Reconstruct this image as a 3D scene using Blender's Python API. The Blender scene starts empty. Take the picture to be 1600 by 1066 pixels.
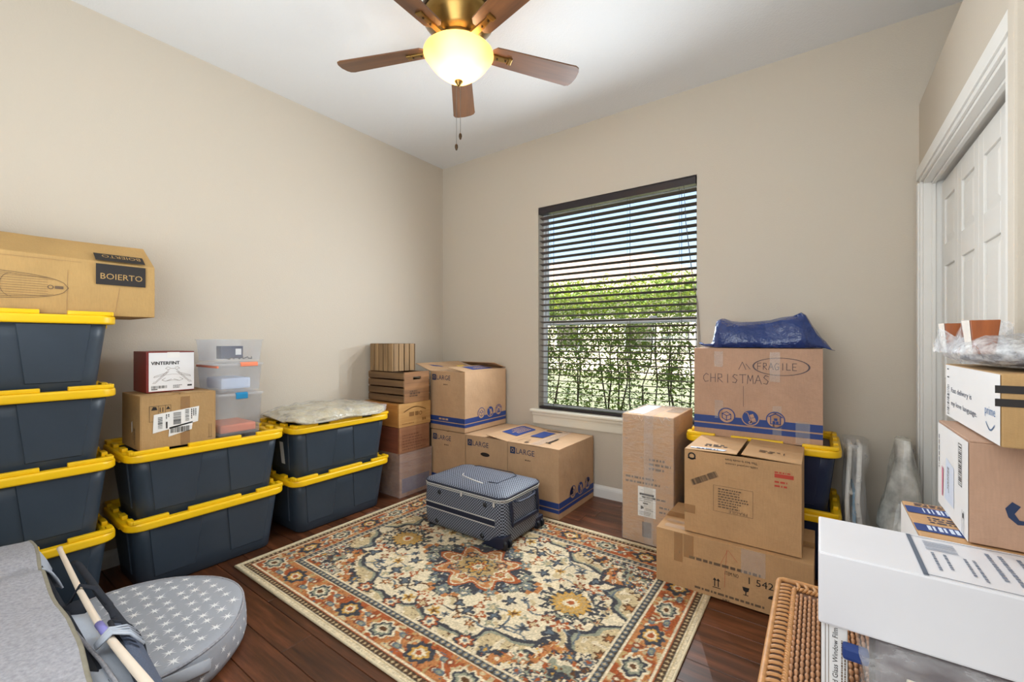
import bpy, bmesh, math, random
import numpy as np
from mathutils import Vector, Matrix, noise

random.seed(7)
SC = bpy.context.scene
COL = SC.collection
PI = math.pi

# ------------------------------------------------------------------ camera
CAM = (3.0477, -3.0737, 1.1939)
cd = bpy.data.cameras.new('camera'); cam = bpy.data.objects.new('camera', cd); COL.objects.link(cam)
cd.sensor_width = 36.0; cd.lens = 671.88 / 1600 * 36.0; cd.clip_start = 0.02; cd.clip_end = 300
cam.location = CAM; cam.rotation_euler = (PI / 2, 0, 0.6215)
SC.camera = cam

# ------------------------------------------------------------------ world, sun, fill lights, exposure
wd = bpy.data.worlds.new('sky'); SC.world = wd; wd.use_nodes = True
nt = wd.node_tree; bgn = nt.nodes['Background']
skt = nt.nodes.new('ShaderNodeTexSky'); skt.sky_type = 'HOSEK_WILKIE'
skt.sun_direction = Vector((-0.35, -0.62, 0.70)).normalized(); skt.turbidity = 6.5; skt.ground_albedo = 0.4
hz = nt.nodes.new('ShaderNodeMix'); hz.data_type = 'RGBA'; hz.inputs['Factor'].default_value = 0.55      # thin summer haze
nt.links.new(skt.outputs['Color'], hz.inputs['A']); hz.inputs['B'].default_value = (0.105, 0.135, 0.17, 1)
nt.links.new(hz.outputs['Result'], bgn.inputs['Color']); bgn.inputs['Strength'].default_value = 4.0

def light(name, kind, loc, energy, color=(1, 1, 1), size=None, aim=None, radius=None):
    d = bpy.data.lights.new(name, kind); d.energy = energy; d.color = color
    if size:
        d.shape = 'RECTANGLE'; d.size, d.size_y = size
    if radius is not None:
        d.shadow_soft_size = radius
    o = bpy.data.objects.new(name, d); COL.objects.link(o); o.location = loc
    if aim is not None:
        o.rotation_euler = (Vector(aim) - Vector(loc)).to_track_quat('-Z', 'Y').to_euler()
    return o

sun = light('sun', 'SUN', (0, 0, 10), 8.0, (1, 0.94, 0.84)); sun.data.angle = 0.01
sun.rotation_euler = Vector((0.35, 0.62, -0.70)).to_track_quat('-Z', 'Y').to_euler()
# added fills behind the camera: one aimed at the ceiling, one into the room
light('bounce_fill', 'AREA', (2.0, -3.3, 1.25), 16, (0.87, 0.945, 1.0), (2.6, 0.5), (1.9, -2.9, 2.9))
light('rear_fill', 'AREA', (2.0, -3.52, 1.6), 19, (0.87, 0.945, 1.0), (2.6, 1.6), (1.2, 0, 1.3))
# fill spots added in the window opening, standing in for daylight
for wx in (1.35, 1.75, 2.15):
    for wz in (1.35, 1.75, 2.15):
        sp = light('window_fill', 'SPOT', (wx, -0.02, wz), 8.2, (0.87, 0.945, 1.0), aim=(wx - 0.1, -3, wz - 0.7), radius=0.0)
        sp.data.spot_size = math.radians(178); sp.data.spot_blend = 1.0

SC.view_settings.view_transform = 'Standard'; SC.view_settings.look = 'None'
SC.view_settings.gamma = 1.0; SC.view_settings.use_curve_mapping = False
SC.view_settings.exposure = 1.33

# ------------------------------------------------------------------ materials
def C(h):
    h = h.lstrip('#')
    v = [int(h[i:i + 2], 16) / 255 for i in (0, 2, 4)]
    return tuple(x / 12.92 if x <= .04045 else ((x + .055) / 1.055) ** 2.4 for x in v) + (1,)

def sc4(c, k): return tuple(min(1, x * k) for x in c[:3]) + (1,)

class Nodes:
    def __init__(s, name):
        s.m = bpy.data.materials.new(name); s.m.use_nodes = True
        s.t = s.m.node_tree; s.b = s.t.nodes['Principled BSDF']; s.out = s.t.nodes['Material Output']
    def n(s, kind, **k):
        o = s.t.nodes.new(kind)
        for a, v in k.items():
            if a.startswith('i_'): o.inputs[a[2:].replace('_', ' ')].default_value = v
            else: setattr(o, a, v)
        return o
    def l(s, a, b): s.t.links.new(a, b)
    def coord(s, out='Object', scale=(1, 1, 1), rot=(0, 0, 0)):
        c = s.n('ShaderNodeTexCoord'); mp = s.n('ShaderNodeMapping')
        mp.inputs['Scale'].default_value = scale; mp.inputs['Rotation'].default_value = rot
        s.l(c.outputs[out], mp.inputs['Vector']); return mp.outputs['Vector']
    def noise(s, vec, scale, detail=4, rough=.55):
        o = s.n('ShaderNodeTexNoise'); o.inputs['Scale'].default_value = scale
        o.inputs['Detail'].default_value = detail; o.inputs['Roughness'].default_value = rough
        s.l(vec, o.inputs['Vector']); return o.outputs['Fac']
    def ramp(s, fac, stops):
        r = s.n('ShaderNodeValToRGB'); e = r.color_ramp.elements
        e[0].position, e[0].color = stops[0]; e[1].position, e[1].color = stops[-1]
        for p, c in stops[1:-1]:
            x = e.new(p); x.color = c
        s.l(fac, r.inputs['Fac']); return r.outputs['Color']
    def mix(s, fac, a, b, mode='MIX'):
        o = s.n('ShaderNodeMix', data_type='RGBA', blend_type=mode)
        for sock, v in ((o.inputs['Factor'], fac), (o.inputs['A'], a), (o.inputs['B'], b)):
            if hasattr(v, 'links'): s.l(v, sock)
            else: sock.default_value = v
        return o.outputs['Result']
    def bump(s, h, strength=.3, dist=.002):
        o = s.n('ShaderNodeBump'); o.inputs['Strength'].default_value = strength
        o.inputs['Distance'].default_value = dist; s.l(h, o.inputs['Height'])
        s.l(o.outputs['Normal'], s.b.inputs['Normal']); return o

def M(name, col, rough=.6, var=0., vs=6, bump=0., bs=200, bd=.002, metal=0., coat=0., spec=.5):
    k = Nodes(name); c = C(col) if isinstance(col, str) else col
    b = k.b; b.inputs['Base Color'].default_value = c; b.inputs['Roughness'].default_value = rough
    b.inputs['Metallic'].default_value = metal; b.inputs['Coat Weight'].default_value = coat
    b.inputs['Specular IOR Level'].default_value = spec
    if var or bump:
        v = k.coord()
        if var:
            k.l(k.ramp(k.noise(v, vs), [(.25, sc4(c, 1 - var)), (.75, sc4(c, 1 + var))]), b.inputs['Base Color'])
        if bump:
            k.bump(k.noise(v, bs, 3), bump, bd)
    return k.m

def cardboard(name, col, var=.12, rough=.72):
    k = Nodes(name); c = C(col); v = k.coord()
    a = k.ramp(k.noise(v, 5, 5), [(.3, sc4(c, 1 - var)), (.7, sc4(c, 1 + var * .8))])
    f = k.noise(k.coord(scale=(240, 240, 30)), 1, 2)
    a = k.mix(.25, a, k.ramp(f, [(.3, sc4(c, .8)), (.7, sc4(c, 1.12))]))
    k.l(a, k.b.inputs['Base Color']); k.b.inputs['Roughness'].default_value = rough
    k.bump(k.noise(v, 11, 5, .6), .4, .014)
    return k.m

def wood(name, dark, lite, axis='x', rough=.5, scale=1., coat=0., rnd=.35):
    k = Nodes(name); s = {'x': (3, 45, 45), 'y': (45, 3, 45), 'z': (45, 45, 3)}[axis]
    v = k.coord(scale=tuple(q * scale for q in s))
    oi = k.n('ShaderNodeObjectInfo'); add = k.n('ShaderNodeVectorMath', operation='ADD')
    mu = k.n('ShaderNodeVectorMath', operation='SCALE'); mu.inputs[3].default_value = 37.
    cx = k.n('ShaderNodeCombineXYZ')
    for i in range(3): k.l(oi.outputs['Random'], cx.inputs[i])
    k.l(cx.outputs[0], mu.inputs[0]); k.l(v, add.inputs[0]); k.l(mu.outputs[0], add.inputs[1])
    f = k.noise(add.outputs[0], .8, 6, .62)
    d, l = C(dark), C(lite)
    c = k.ramp(f, [(.28, d), (.5, tuple((a + b) / 2 for a, b in zip(d, l))), (.72, l)])
    hs = k.n('ShaderNodeMapRange'); hs.inputs['To Min'].default_value = 1 - rnd; hs.inputs['To Max'].default_value = 1 + rnd
    k.l(oi.outputs['Random'], hs.inputs['Value'])
    vm = k.n('ShaderNodeVectorMath', operation='SCALE'); k.l(c, vm.inputs[0]); k.l(hs.outputs[0], vm.inputs[3])
    k.l(vm.outputs[0], k.b.inputs['Base Color']); k.b.inputs['Roughness'].default_value = rough
    k.b.inputs['Coat Weight'].default_value = coat; k.b.inputs['Coat Roughness'].default_value = .25
    k.bump(f, .15, .002)
    return k.m

def film(name, tint=(1, 1, 1, 1), opac=.25, rough=.12, bump=.6, bs=14, scale=(1, 1, 1), mod=1.):
    """thin clear plastic: mostly see-through, glossy, a little milky"""
    k = Nodes(name); t = k.t; v = k.coord(scale=scale)
    tr = k.n('ShaderNodeBsdfTransparent'); tr.inputs[0].default_value = tint
    b = k.b; b.inputs['Base Color'].default_value = tint; b.inputs['Roughness'].default_value = rough
    b.inputs['Specular IOR Level'].default_value = .8
    nz = k.noise(v, bs, 4, .6); k.bump(nz, bump, .01)
    mx = k.n('ShaderNodeMixShader'); k.l(tr.outputs[0], mx.inputs[1]); k.l(b.outputs[0], mx.inputs[2])
    mr = k.n('ShaderNodeMapRange'); mr.inputs['From Min'].default_value = .35; mr.inputs['From Max'].default_value = .75
    mr.inputs['To Min'].default_value = opac * (1 - .5 * mod); mr.inputs['To Max'].default_value = min(1, opac * (1 + .7 * mod))
    k.l(nz, mr.inputs['Value']); k.l(mr.outputs[0], mx.inputs[0]); k.l(mx.outputs[0], k.out.inputs['Surface'])
    return k.m

MAT = {}
def setup_materials():
    m = MAT
    def wallmat(name, col, bs=130, st=.25):
        k = Nodes(name); c = C(col); v = k.coord()
        k.b.inputs['Base Color'].default_value = c; k.b.inputs['Roughness'].default_value = .62
        h = k.noise(v, bs, 3, .6); k.bump(h, st, .004); return k.m
    m['wall'] = wallmat('wall_paint', '#c8bdad')
    m['ceil'] = wallmat('ceiling_paint', '#e2e2e2', 95, .5)
    m['trim'] = M('trim_white', '#e9e7e2', .35, .03, 3)
    m['sillp'] = M('sill_cream', '#e8e2d2', .4)
    k = Nodes('floor_wood'); oi = k.n('ShaderNodeObjectInfo')
    v = k.coord(scale=(2.2, 26, 26)); cx = k.n('ShaderNodeCombineXYZ'); mu = k.n('ShaderNodeMath', operation='MULTIPLY'); mu.inputs[1].default_value = 61.
    k.l(oi.outputs['Random'], mu.inputs[0])
    for i in range(3): k.l(mu.outputs[0], cx.inputs[i])
    ad = k.n('ShaderNodeVectorMath', operation='ADD'); k.l(v, ad.inputs[0]); k.l(cx.outputs[0], ad.inputs[1])
    f = k.noise(ad.outputs[0], 1.1, 7, .65)
    c = k.ramp(f, [(.25, C('#2f1910')), (.48, C('#563019')), (.62, C('#6f3f26')), (.8, C('#8f5a36'))])
    mr = k.n('ShaderNodeMapRange'); mr.inputs['To Min'].default_value = .6; mr.inputs['To Max'].default_value = 1.2; k.l(oi.outputs['Random'], mr.inputs['Value'])
    vm = k.n('ShaderNodeVectorMath', operation='SCALE'); k.l(c, vm.inputs[0]); k.l(mr.outputs[0], vm.inputs[3])
    k.l(vm.outputs[0], k.b.inputs['Base Color']); k.b.inputs['Roughness'].default_value = .42
    k.bump(f, .2, .003); m['floor'] = k.m
    m['under'] = M('subfloor', '#1b0f0a', .9)
    # daylight outside
    m['grass'] = M('lawn_grass', '#7d8064', .9, .4, 3)
    m['leaf'] = None
    k = Nodes('hedge_leaf'); oi = k.coord(); f = k.noise(oi, 3.5, 3)
    k.l(k.ramp(f, [(.3, C('#4d6638')), (.55, C('#7f9850')), (.75, C('#b3c25c'))]), k.b.inputs['Base Color'])
    k.b.inputs['Roughness'].default_value = .38
    tl = k.n('ShaderNodeBsdfTranslucent'); tl.inputs[0].default_value = C('#c3cf45')
    mx = k.n('ShaderNodeMixShader'); mx.inputs[0].default_value = .3
    k.l(k.b.outputs[0], mx.inputs[1]); k.l(tl.outputs[0], mx.inputs[2]); k.l(mx.outputs[0], k.out.inputs['Surface']); m['leaf'] = k.m
    m['stem'] = M('hedge_stem', '#5f4f3d', .9, .3, 20)
    m['stucco'] = M('stucco', '#d9cbb8', .85, .06, 4, .3, 90)
    k = Nodes('roof_shingle'); br = k.n('ShaderNodeTexBrick'); br.inputs['Scale'].default_value = 1.; br.inputs['Brick Width'].default_value = .33; br.inputs['Row Height'].default_value = .14
    br.inputs['Mortar Size'].default_value = .008; br.inputs['Color1'].default_value = C('#b79d8f'); br.inputs['Color2'].default_value = C('#a48b80'); br.inputs['Mortar'].default_value = C('#6f5f58')
    k.l(k.coord('UV'), br.inputs['Vector']); k.l(br.outputs['Color'], k.b.inputs['Base Color']); k.b.inputs['Roughness'].default_value = .9; m['roof'] = k.m
    m['fascia'] = M('fascia', '#4e4640', .7)
    # glass
    k = Nodes('window_glass'); tr = k.n('ShaderNodeBsdfTransparent'); gl = k.n('ShaderNodeBsdfGlossy'); gl.inputs['Roughness'].default_value = .02
    fr = k.n('ShaderNodeFresnel'); fr.inputs['IOR'].default_value = 1.3; mx = k.n('ShaderNodeMixShader')
    tr.inputs[0].default_value = (.93, .95, .95, 1)
    k.l(fr.outputs[0], mx.inputs[0]); k.l(tr.outputs[0], mx.inputs[1]); k.l(gl.outputs[0], mx.inputs[2]); k.l(mx.outputs[0], k.out.inputs['Surface']); m['glass'] = k.m
    m['vinyl'] = M('window_vinyl', '#e6e8ea', .35)
    m['blind'] = M('blind_slat_wood', '#6a5b55', .42, .12, 30)
    m['rail'] = M('blind_rail_wood', '#241c20', .4, .1, 30)
    m['cord'] = M('blind_cord', '#5a5450', .8)
    # plastics and cartons
    m['yellow'] = M('lid_yellow_plastic', '#f6c50c', .38, .04, 8)
    m['black'] = M('tote_charcoal_plastic', '#343f4b', .42, .1, 5, .12, 260, .001)
    m['navytote'] = M('tote_navy_plastic', '#1a2745', .42, .1, 5, .12, 260, .001)
    m['card'] = cardboard('carton_tan', '#ba9672')
    m['card2'] = cardboard('carton_ochre', '#b5905f')
    m['card3'] = cardboard('carton_gold', '#bd9468')
    m['card5'] = cardboard('carton_mustard', '#b6925a')
    m['card4'] = cardboard('carton_warm', '#c39667')
    m['cardpink'] = cardboard('carton_pinkish', '#b48f76')
    m['cardin'] = cardboard('carton_inside', '#94724f')
    m['white'] = M('carton_white', '#e9e8e8', .5, .03, 6)
    m['whitebox'] = M('carton_white_gloss', '#e3e2e6', .42, .02, 5, .1, 20, .003)
    m['blue'] = M('print_blue', '#223d7e', .6, .1, 12)
    m['dkblue'] = M('print_dark_blue', '#1f3052', .6)
    m['ink'] = M('print_black', '#221d1c', .6)
    m['inkfade'] = M('print_faded', '#6a5440', .7)
    m['red'] = M('print_red', '#b8402d', .6)
    m['pink'] = M('print_pink', '#d57a92', .6)
    m['paper'] = M('label_paper', '#eeece8', .55)
    m['paperblue'] = M('label_paper_blue', '#d3dcec', .5)
    m['yellownote'] = M('note_yellow', '#e8c95a', .7)
    m['tape'] = film('packing_tape', (.93, .91, .88, 1), .18, .14, .0, 60, mod=.1)
    m['tapebrown'] = film('packing_tape_brown', (.74, .56, .33, 1), .26, .2, .0, 60, mod=.1)
    m['wrap'] = film('stretch_wrap', (1, 1, 1, 1), .18, .14, .9, 9, (2.6, 2.6, 17))
    m['bubble'] = film('bubble_wrap', (.97, .98, 1, 1), .40, .1, .6, 60)
    m['clearbag'] = film('clear_bag', (.97, .97, .97, 1), .22, .10, 1., 16)
    m['milky'] = film('milky_bag', (.93, .92, .86, 1), .66, .25, .5, 7)
    m['clearbin'] = film('clear_bin', (.97, .98, 1, 1), .17, .12, .0, 1)
    m['clearlid'] = film('clear_bin_lid', (.97, .98, 1, 1), .25, .2, .0, 1)
    m['orange'] = M('latch_coral_plastic', '#f08a66', .4)
    m['cyan'] = M('latch_blue_plastic', '#1f86b8', .4)
    m['maroon'] = M('box_maroon', '#7c2620', .45)
    m['brownwood'] = wood('crate_wood', '#4d3826', '#86643f', 'x', .7, .5)
    m['brownwoodz'] = wood('crate_wood_upright', '#58442f', '#a5845c', 'z', .7, .4)
    m['endwood'] = wood('crate_end_wood', '#6a4a30', '#a9794e', 'y', .7, .7)
    m['lightcrate'] = wood('light_crate_wood', '#a8743c', '#d3a566', 'y', .62, .7, 0, .1)
    m['lightcratex'] = wood('light_crate_side_wood', '#9c6530', '#bd8444', 'x', .62, .7, 0, .1)
    m['redcrate'] = wood('reddish_crate_wood', '#7d4f35', '#a5724f', 'y', .65, .7, 0, .1)
    m['redcratex'] = wood('reddish_crate_side_wood', '#6f3a2a', '#8a4d38', 'x', .65, .7, 0, .1)
    # fan
    m['blade'] = wood('fan_blade_wood', '#4f3423', '#7d5232', 'x', .42, .5, .15, .06)
    m['brass'] = M('aged_brass', '#8d6f3c', .34, .1, 20, metal=.9)
    m['bronze'] = M('dark_bronze', '#4a3826', .4, .1, 20, metal=.8)
    m['chain'] = M('pull_chain', '#6d6962', .35, metal=.9)
    # soft goods
    m['canvas'] = M('grey_canvas', '#a3a2a8', .95, .24, 110, .8, 300, .003)
    m['canvasb'] = M('pale_blue_grey_canvas', '#b9c0cc', .9, .08, 12, .4, 60, .003)
    m['bind'] = M('olive_binding', '#8c8675', .95, .12, 60)
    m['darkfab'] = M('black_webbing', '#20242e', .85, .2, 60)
    m['meshfab'] = M('navy_mesh_fabric', '#5b6478', .9, .25, 300)
    m['palewood'] = M('pale_wood_pole', '#e3d3c0', .55, .06, 10)
    m['violet'] = M('violet_tape', '#8a86c8', .5)
    m['starfab'] = M('grey_star_fabric', '#a5a8b0', .8, .06, 6, .25, 30, .004)
    m['star'] = M('white_star_print', '#f2f2f2', .8)
    m['bluebag'] = M('blue_plastic_bag', '#1a336c', .24, .15, 5, .9, 17, .02, coat=.3)
    m['packfab'] = None
    k = Nodes('floral_cloth_in_plastic'); v = k.coord()
    f = k.noise(v, 9, 5); k.l(k.ramp(f, [(.3, C('#857654')), (.42, C('#b5a680')), (.6, C('#cabd98')), (.68, C('#7f7150'))]), k.b.inputs['Base Color'])
    k.b.inputs['Roughness'].default_value = .3; k.b.inputs['Coat Weight'].default_value = .9; k.b.inputs['Coat Roughness'].default_value = .1
    k.bump(k.noise(v, 16, 5, .65), 1., .03); m['packfab'] = k.m
    k = Nodes('navy_check_fabric'); ck = k.n('ShaderNodeTexChecker'); ck.inputs['Scale'].default_value = 1 / .0088
    ck.inputs['Color1'].default_value = C('#858c9b'); ck.inputs['Color2'].default_value = C('#0b1122')
    k.l(k.coord('UV'), ck.inputs['Vector']); k.l(ck.outputs['Color'], k.b.inputs['Base Color']); k.b.inputs['Roughness'].default_value = .55; m['check'] = k.m
    m['navytrim'] = M('navy_trim', '#141c33', .5, .1, 30)
    m['zip'] = M('silver_zipper', '#cfccc6', .35, metal=.1)
    m['rubber'] = M('black_rubber', '#14161c', .5)
    m['wicker'] = M('wicker_strand', '#b5835c', .5, .22, 40, .2, 200)
    m['wicker2'] = M('wicker_rim', '#c08a55', .5, .25, 40, .2, 200)
    m['cloth_leg'] = wood('walnut_leg', '#6e3516', '#a85a26', 'z', .4, .7, .2, .1)
    m['legedge'] = M('pale_leg_edge', '#e7dfd6', .5)
    m['greyfoam'] = M('dark_grey_padding', '#5d5d64', .7, .35, 25, .4, 40)
    m['chairtube'] = M('white_powder_coat', '#dfdcd6', .35)
    m['chairblue'] = M('blue_white_cloth', '#5f9fc4', .7, .5, 14)
    m['cream'] = M('cream_plastic', '#e8dfc9', .5)
    # rug reads its woven pattern from a colour attribute
    k = Nodes('rug_pile'); at = k.n('ShaderNodeVertexColor', layer_name='weave'); v = k.coord()
    c = k.mix(.5, at.outputs['Color'], k.ramp(k.noise(v, 320, 2), [(.2, (.55, .55, .55, 1)), (.8, (1.3, 1.3, 1.3, 1))]), 'MULTIPLY')
    k.l(c, k.b.inputs['Base Color']); k.b.inputs['Roughness'].default_value = .95; k.b.inputs['Specular IOR Level'].default_value = .1
    k.bump(k.noise(v, 420, 2), .6, .003); m['rug'] = k.m
    m['rugedge'] = M('rug_binding', '#d6c7a6', .95, .1, 80, .4, 400)
    # bowl of the fan light
    k = Nodes('lit_amber_glass'); k.b.inputs['Base Color'].default_value = C('#f6e3b4'); k.b.inputs['Roughness'].default_value = .25
    tl = k.n('ShaderNodeBsdfTranslucent'); tl.inputs[0].default_value = C('#ffe4b2'); mx = k.n('ShaderNodeMixShader'); mx.inputs[0].default_value = .72
    k.l(k.b.outputs[0], mx.inputs[1]); k.l(tl.outputs[0], mx.inputs[2]); k.l(mx.outputs[0], k.out.inputs['Surface']); m['bowl'] = k.m
    k = Nodes('bulb_glow'); em = k.n('ShaderNodeEmission'); em.inputs[0].default_value = (1, .82, .55, 1); em.inputs[1].default_value = 12; k.l(em.outputs[0], k.out.inputs['Surface']); m['bulb'] = k.m
setup_materials()

# ------------------------------------------------------------------ mesh helpers
class MB:
    def __init__(s): s.v = []; s.f = []
    def add(s, v, f):
        o = len(s.v); s.v += [tuple(p) for p in v]; s.f += [tuple(i + o for i in q) for q in f]; return s
    def box(s, x0, x1, y0, y1, z0, z1, mtx=None):
        v = [Vector(p) for p in ((x0, y0, z0), (x1, y0, z0), (x1, y1, z0), (x0, y1, z0), (x0, y0, z1), (x1, y0, z1), (x1, y1, z1), (x0, y1, z1))]
        if mtx: v = [mtx @ p for p in v]
        return s.add(v, [(0, 3, 2, 1), (4, 5, 6, 7), (0, 1, 5, 4), (1, 2, 6, 5), (2, 3, 7, 6), (3, 0, 4, 7)])
    def hexa(s, b, t):
        return s.add(list(b) + list(t), [(3, 2, 1, 0), (4, 5, 6, 7), (0, 1, 5, 4), (1, 2, 6, 5), (2, 3, 7, 6), (3, 0, 4, 7)])
    def loft(s, rings, cap0=True, cap1=True, closed=True):
        n = len(rings[0]); v = [p for r in rings for p in r]; f = []
        for i in range(len(rings) - 1):
            for j in range(n if closed else n - 1):
                k = (j + 1) % n
                f.append((i * n + j, i * n + k, (i + 1) * n + k, (i + 1) * n + j))
        if cap0: f.append(tuple(range(n - 1, -1, -1)))
        if cap1: f.append(tuple((len(rings) - 1) * n + j for j in range(n)))
        return s.add(v, f)
    def lathe(s, prof, c=(0, 0, 0), n=24, cap0=False, cap1=False):
        return s.loft([[(c[0] + r * math.cos(2 * PI * j / n), c[1] + r * math.sin(2 * PI * j / n), c[2] + z) for j in range(n)] for r, z in prof], cap0, cap1)
    def tube(s, path, r, n=8, closed=False, flat=None):
        P = [Vector(p) for p in path]; rings = []
        m = len(P); R = r if isinstance(r, (list, tuple)) else [r] * m
        up = Vector((0, 0, 1)); prev = None
        for i in range(m):
            a = P[(i - 1) % m] if (closed or i > 0) else P[i]; b = P[(i + 1) % m] if (closed or i < m - 1) else P[i]
            t = (b - a).normalized()
            u = prev if prev is not None else (up if abs(t.z) < .9 else Vector((1, 0, 0)))
            sd = t.cross(u)
            if sd.length < 1e-6: sd = t.cross(Vector((1, 0, 0)))
            sd.normalize(); w = sd.cross(t).normalized(); prev = w
            k1, k2 = (1, 1) if flat is None else flat
            rings.append([P[i] + sd * (R[i] * k1 * math.cos(2 * PI * j / n)) + w * (R[i] * k2 * math.sin(2 * PI * j / n)) for j in range(n)])
        if closed:
            rings.append(rings[0]); return s.loft(rings, False, False)
        return s.loft(rings)
    def prism(s, poly, a, b, plane='xz'):
        def P(p, t): return {'xz': (p[0], t, p[1]), 'yz': (t, p[0], p[1]), 'xy': (p[0], p[1], t)}[plane]
        n = len(poly); f = [(j, (j + 1) % n, n + (j + 1) % n, n + j) for j in range(n)]
        f += [tuple(range(n - 1, -1, -1)), tuple(range(n, 2 * n))]
        return s.add([P(p, a) for p in poly] + [P(p, b) for p in poly], f)
    def build(s, name, mat, parent=None, smooth=False, bevel=0., seg=2, world=True, uv=False, sub=0, fixn=True, angle=35):
        me = bpy.data.meshes.new(name)
        off = Vector((0, 0, 0))
        if parent is not None and world: off = root_loc(parent)
        me.from_pydata([(p[0] - off.x, p[1] - off.y, p[2] - off.z) for p in s.v], [], s.f)
        if bevel or fixn:
            bm = bmesh.new(); bm.from_mesh(me)
            if fixn: bmesh.ops.recalc_face_normals(bm, faces=bm.faces)
            if bevel:
                es = [e for e in bm.edges if len(e.link_faces) == 2 and e.calc_face_angle(0) > .5]
                bmesh.ops.bevel(bm, geom=es, offset=bevel, segments=seg, affect='EDGES', profile=.6, clamp_overlap=True)
            bm.to_mesh(me); bm.free()
        if smooth:
            for p in me.polygons: p.use_smooth = True
        if uv: box_uv(me)
        me.materials.append(MAT[mat] if isinstance(mat, str) else mat)
        o = bpy.data.objects.new(name, me); COL.objects.link(o)
        if parent is not None: o.parent = parent
        if sub:
            sm = o.modifiers.new('s', 'SUBSURF'); sm.levels = sub; sm.render_levels = sub
        return o

def box_uv(me):
    ul = me.uv_layers.new(name='UVMap'); d = ul.data
    for p in me.polygons:
        n = p.normal; a = max(range(3), key=lambda i: abs(n[i])); ii = [(1, 2), (0, 2), (0, 1)][a]
        for li in p.loop_indices:
            co = me.vertices[me.loops[li].vertex_index].co; d[li].uv = (co[ii[0]], co[ii[1]])

def root_loc(o):
    while o.parent is not None: o = o.parent
    return o.location.copy()

def tag(o, label=None, cat=None, group=None, kind=None):
    if label: o['label'] = label
    if cat: o['category'] = cat
    if group: o['group'] = group
    if kind: o['kind'] = kind
    return o

def thing(name, loc, label, cat, group=None, rz=0):
    o = bpy.data.objects.new(name, None); o.empty_display_size = .05; COL.objects.link(o)
    o.location = loc; o.rotation_euler = (0, 0, rz); return tag(o, label, cat, group)

def struct(o): o['kind'] = 'structure'; return o

def copy_tree(o, parent=None):
    c = o.copy(); COL.objects.link(c); c.parent = parent
    for ch in [x for x in o.children]: copy_tree(ch, c)
    return c

def rrect(w, d, r, n=5, cx=0, cy=0, z=0):
    pts = []
    for sx, sy, a0 in ((1, 1, 0), (-1, 1, 90), (-1, -1, 180), (1, -1, 270)):
        for i in range(n + 1):
            a = math.radians(a0 + 90 * i / n)
            pts.append((cx + sx * (w / 2 - r) + r * math.cos(a), cy + sy * (d / 2 - r) + r * math.sin(a), z))
    return pts

def nz(p, s=1., seed=0.): return noise.noise(Vector((p[0] * s + seed, p[1] * s - seed * .7, p[2] * s + seed * .3)))

def blob(fn, nu=40, nv=24):
    """closed surface from fn(u in 0..1 round, v in 0..1 bottom to top) -> xyz"""
    m = MB(); rings = []
    for j in range(nv + 1):
        rings.append([fn(i / nu, j / nv) for i in range(nu)])
    m.loft(rings); return m

# flat print on a face of a thing: s runs right, t runs up, as seen from outside
TXT = {}
def text_geo(body):
    if body not in TXT:
        cu = bpy.data.curves.new('t', 'FONT'); cu.body = body; cu.resolution_u = 2
        o = bpy.data.objects.new('t', cu); COL.objects.link(o)
        dg = bpy.context.evaluated_depsgraph_get(); me = o.evaluated_get(dg).to_mesh()
        v = [tuple(q.co) for q in me.vertices]; f = [tuple(p.vertices) for p in me.polygons]
        o.evaluated_get(dg).to_mesh_clear(); bpy.data.objects.remove(o); bpy.data.curves.remove(cu)
        x0 = min(p[0] for p in v); x1 = max(p[0] for p in v); y0 = min(p[1] for p in v); y1 = max(p[1] for p in v)
        TXT[body] = ([((p[0] - x0) / (y1 - y0), (p[1] - y0) / (y1 - y0)) for p in v], f, (x1 - x0) / (y1 - y0))
    return TXT[body]

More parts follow.
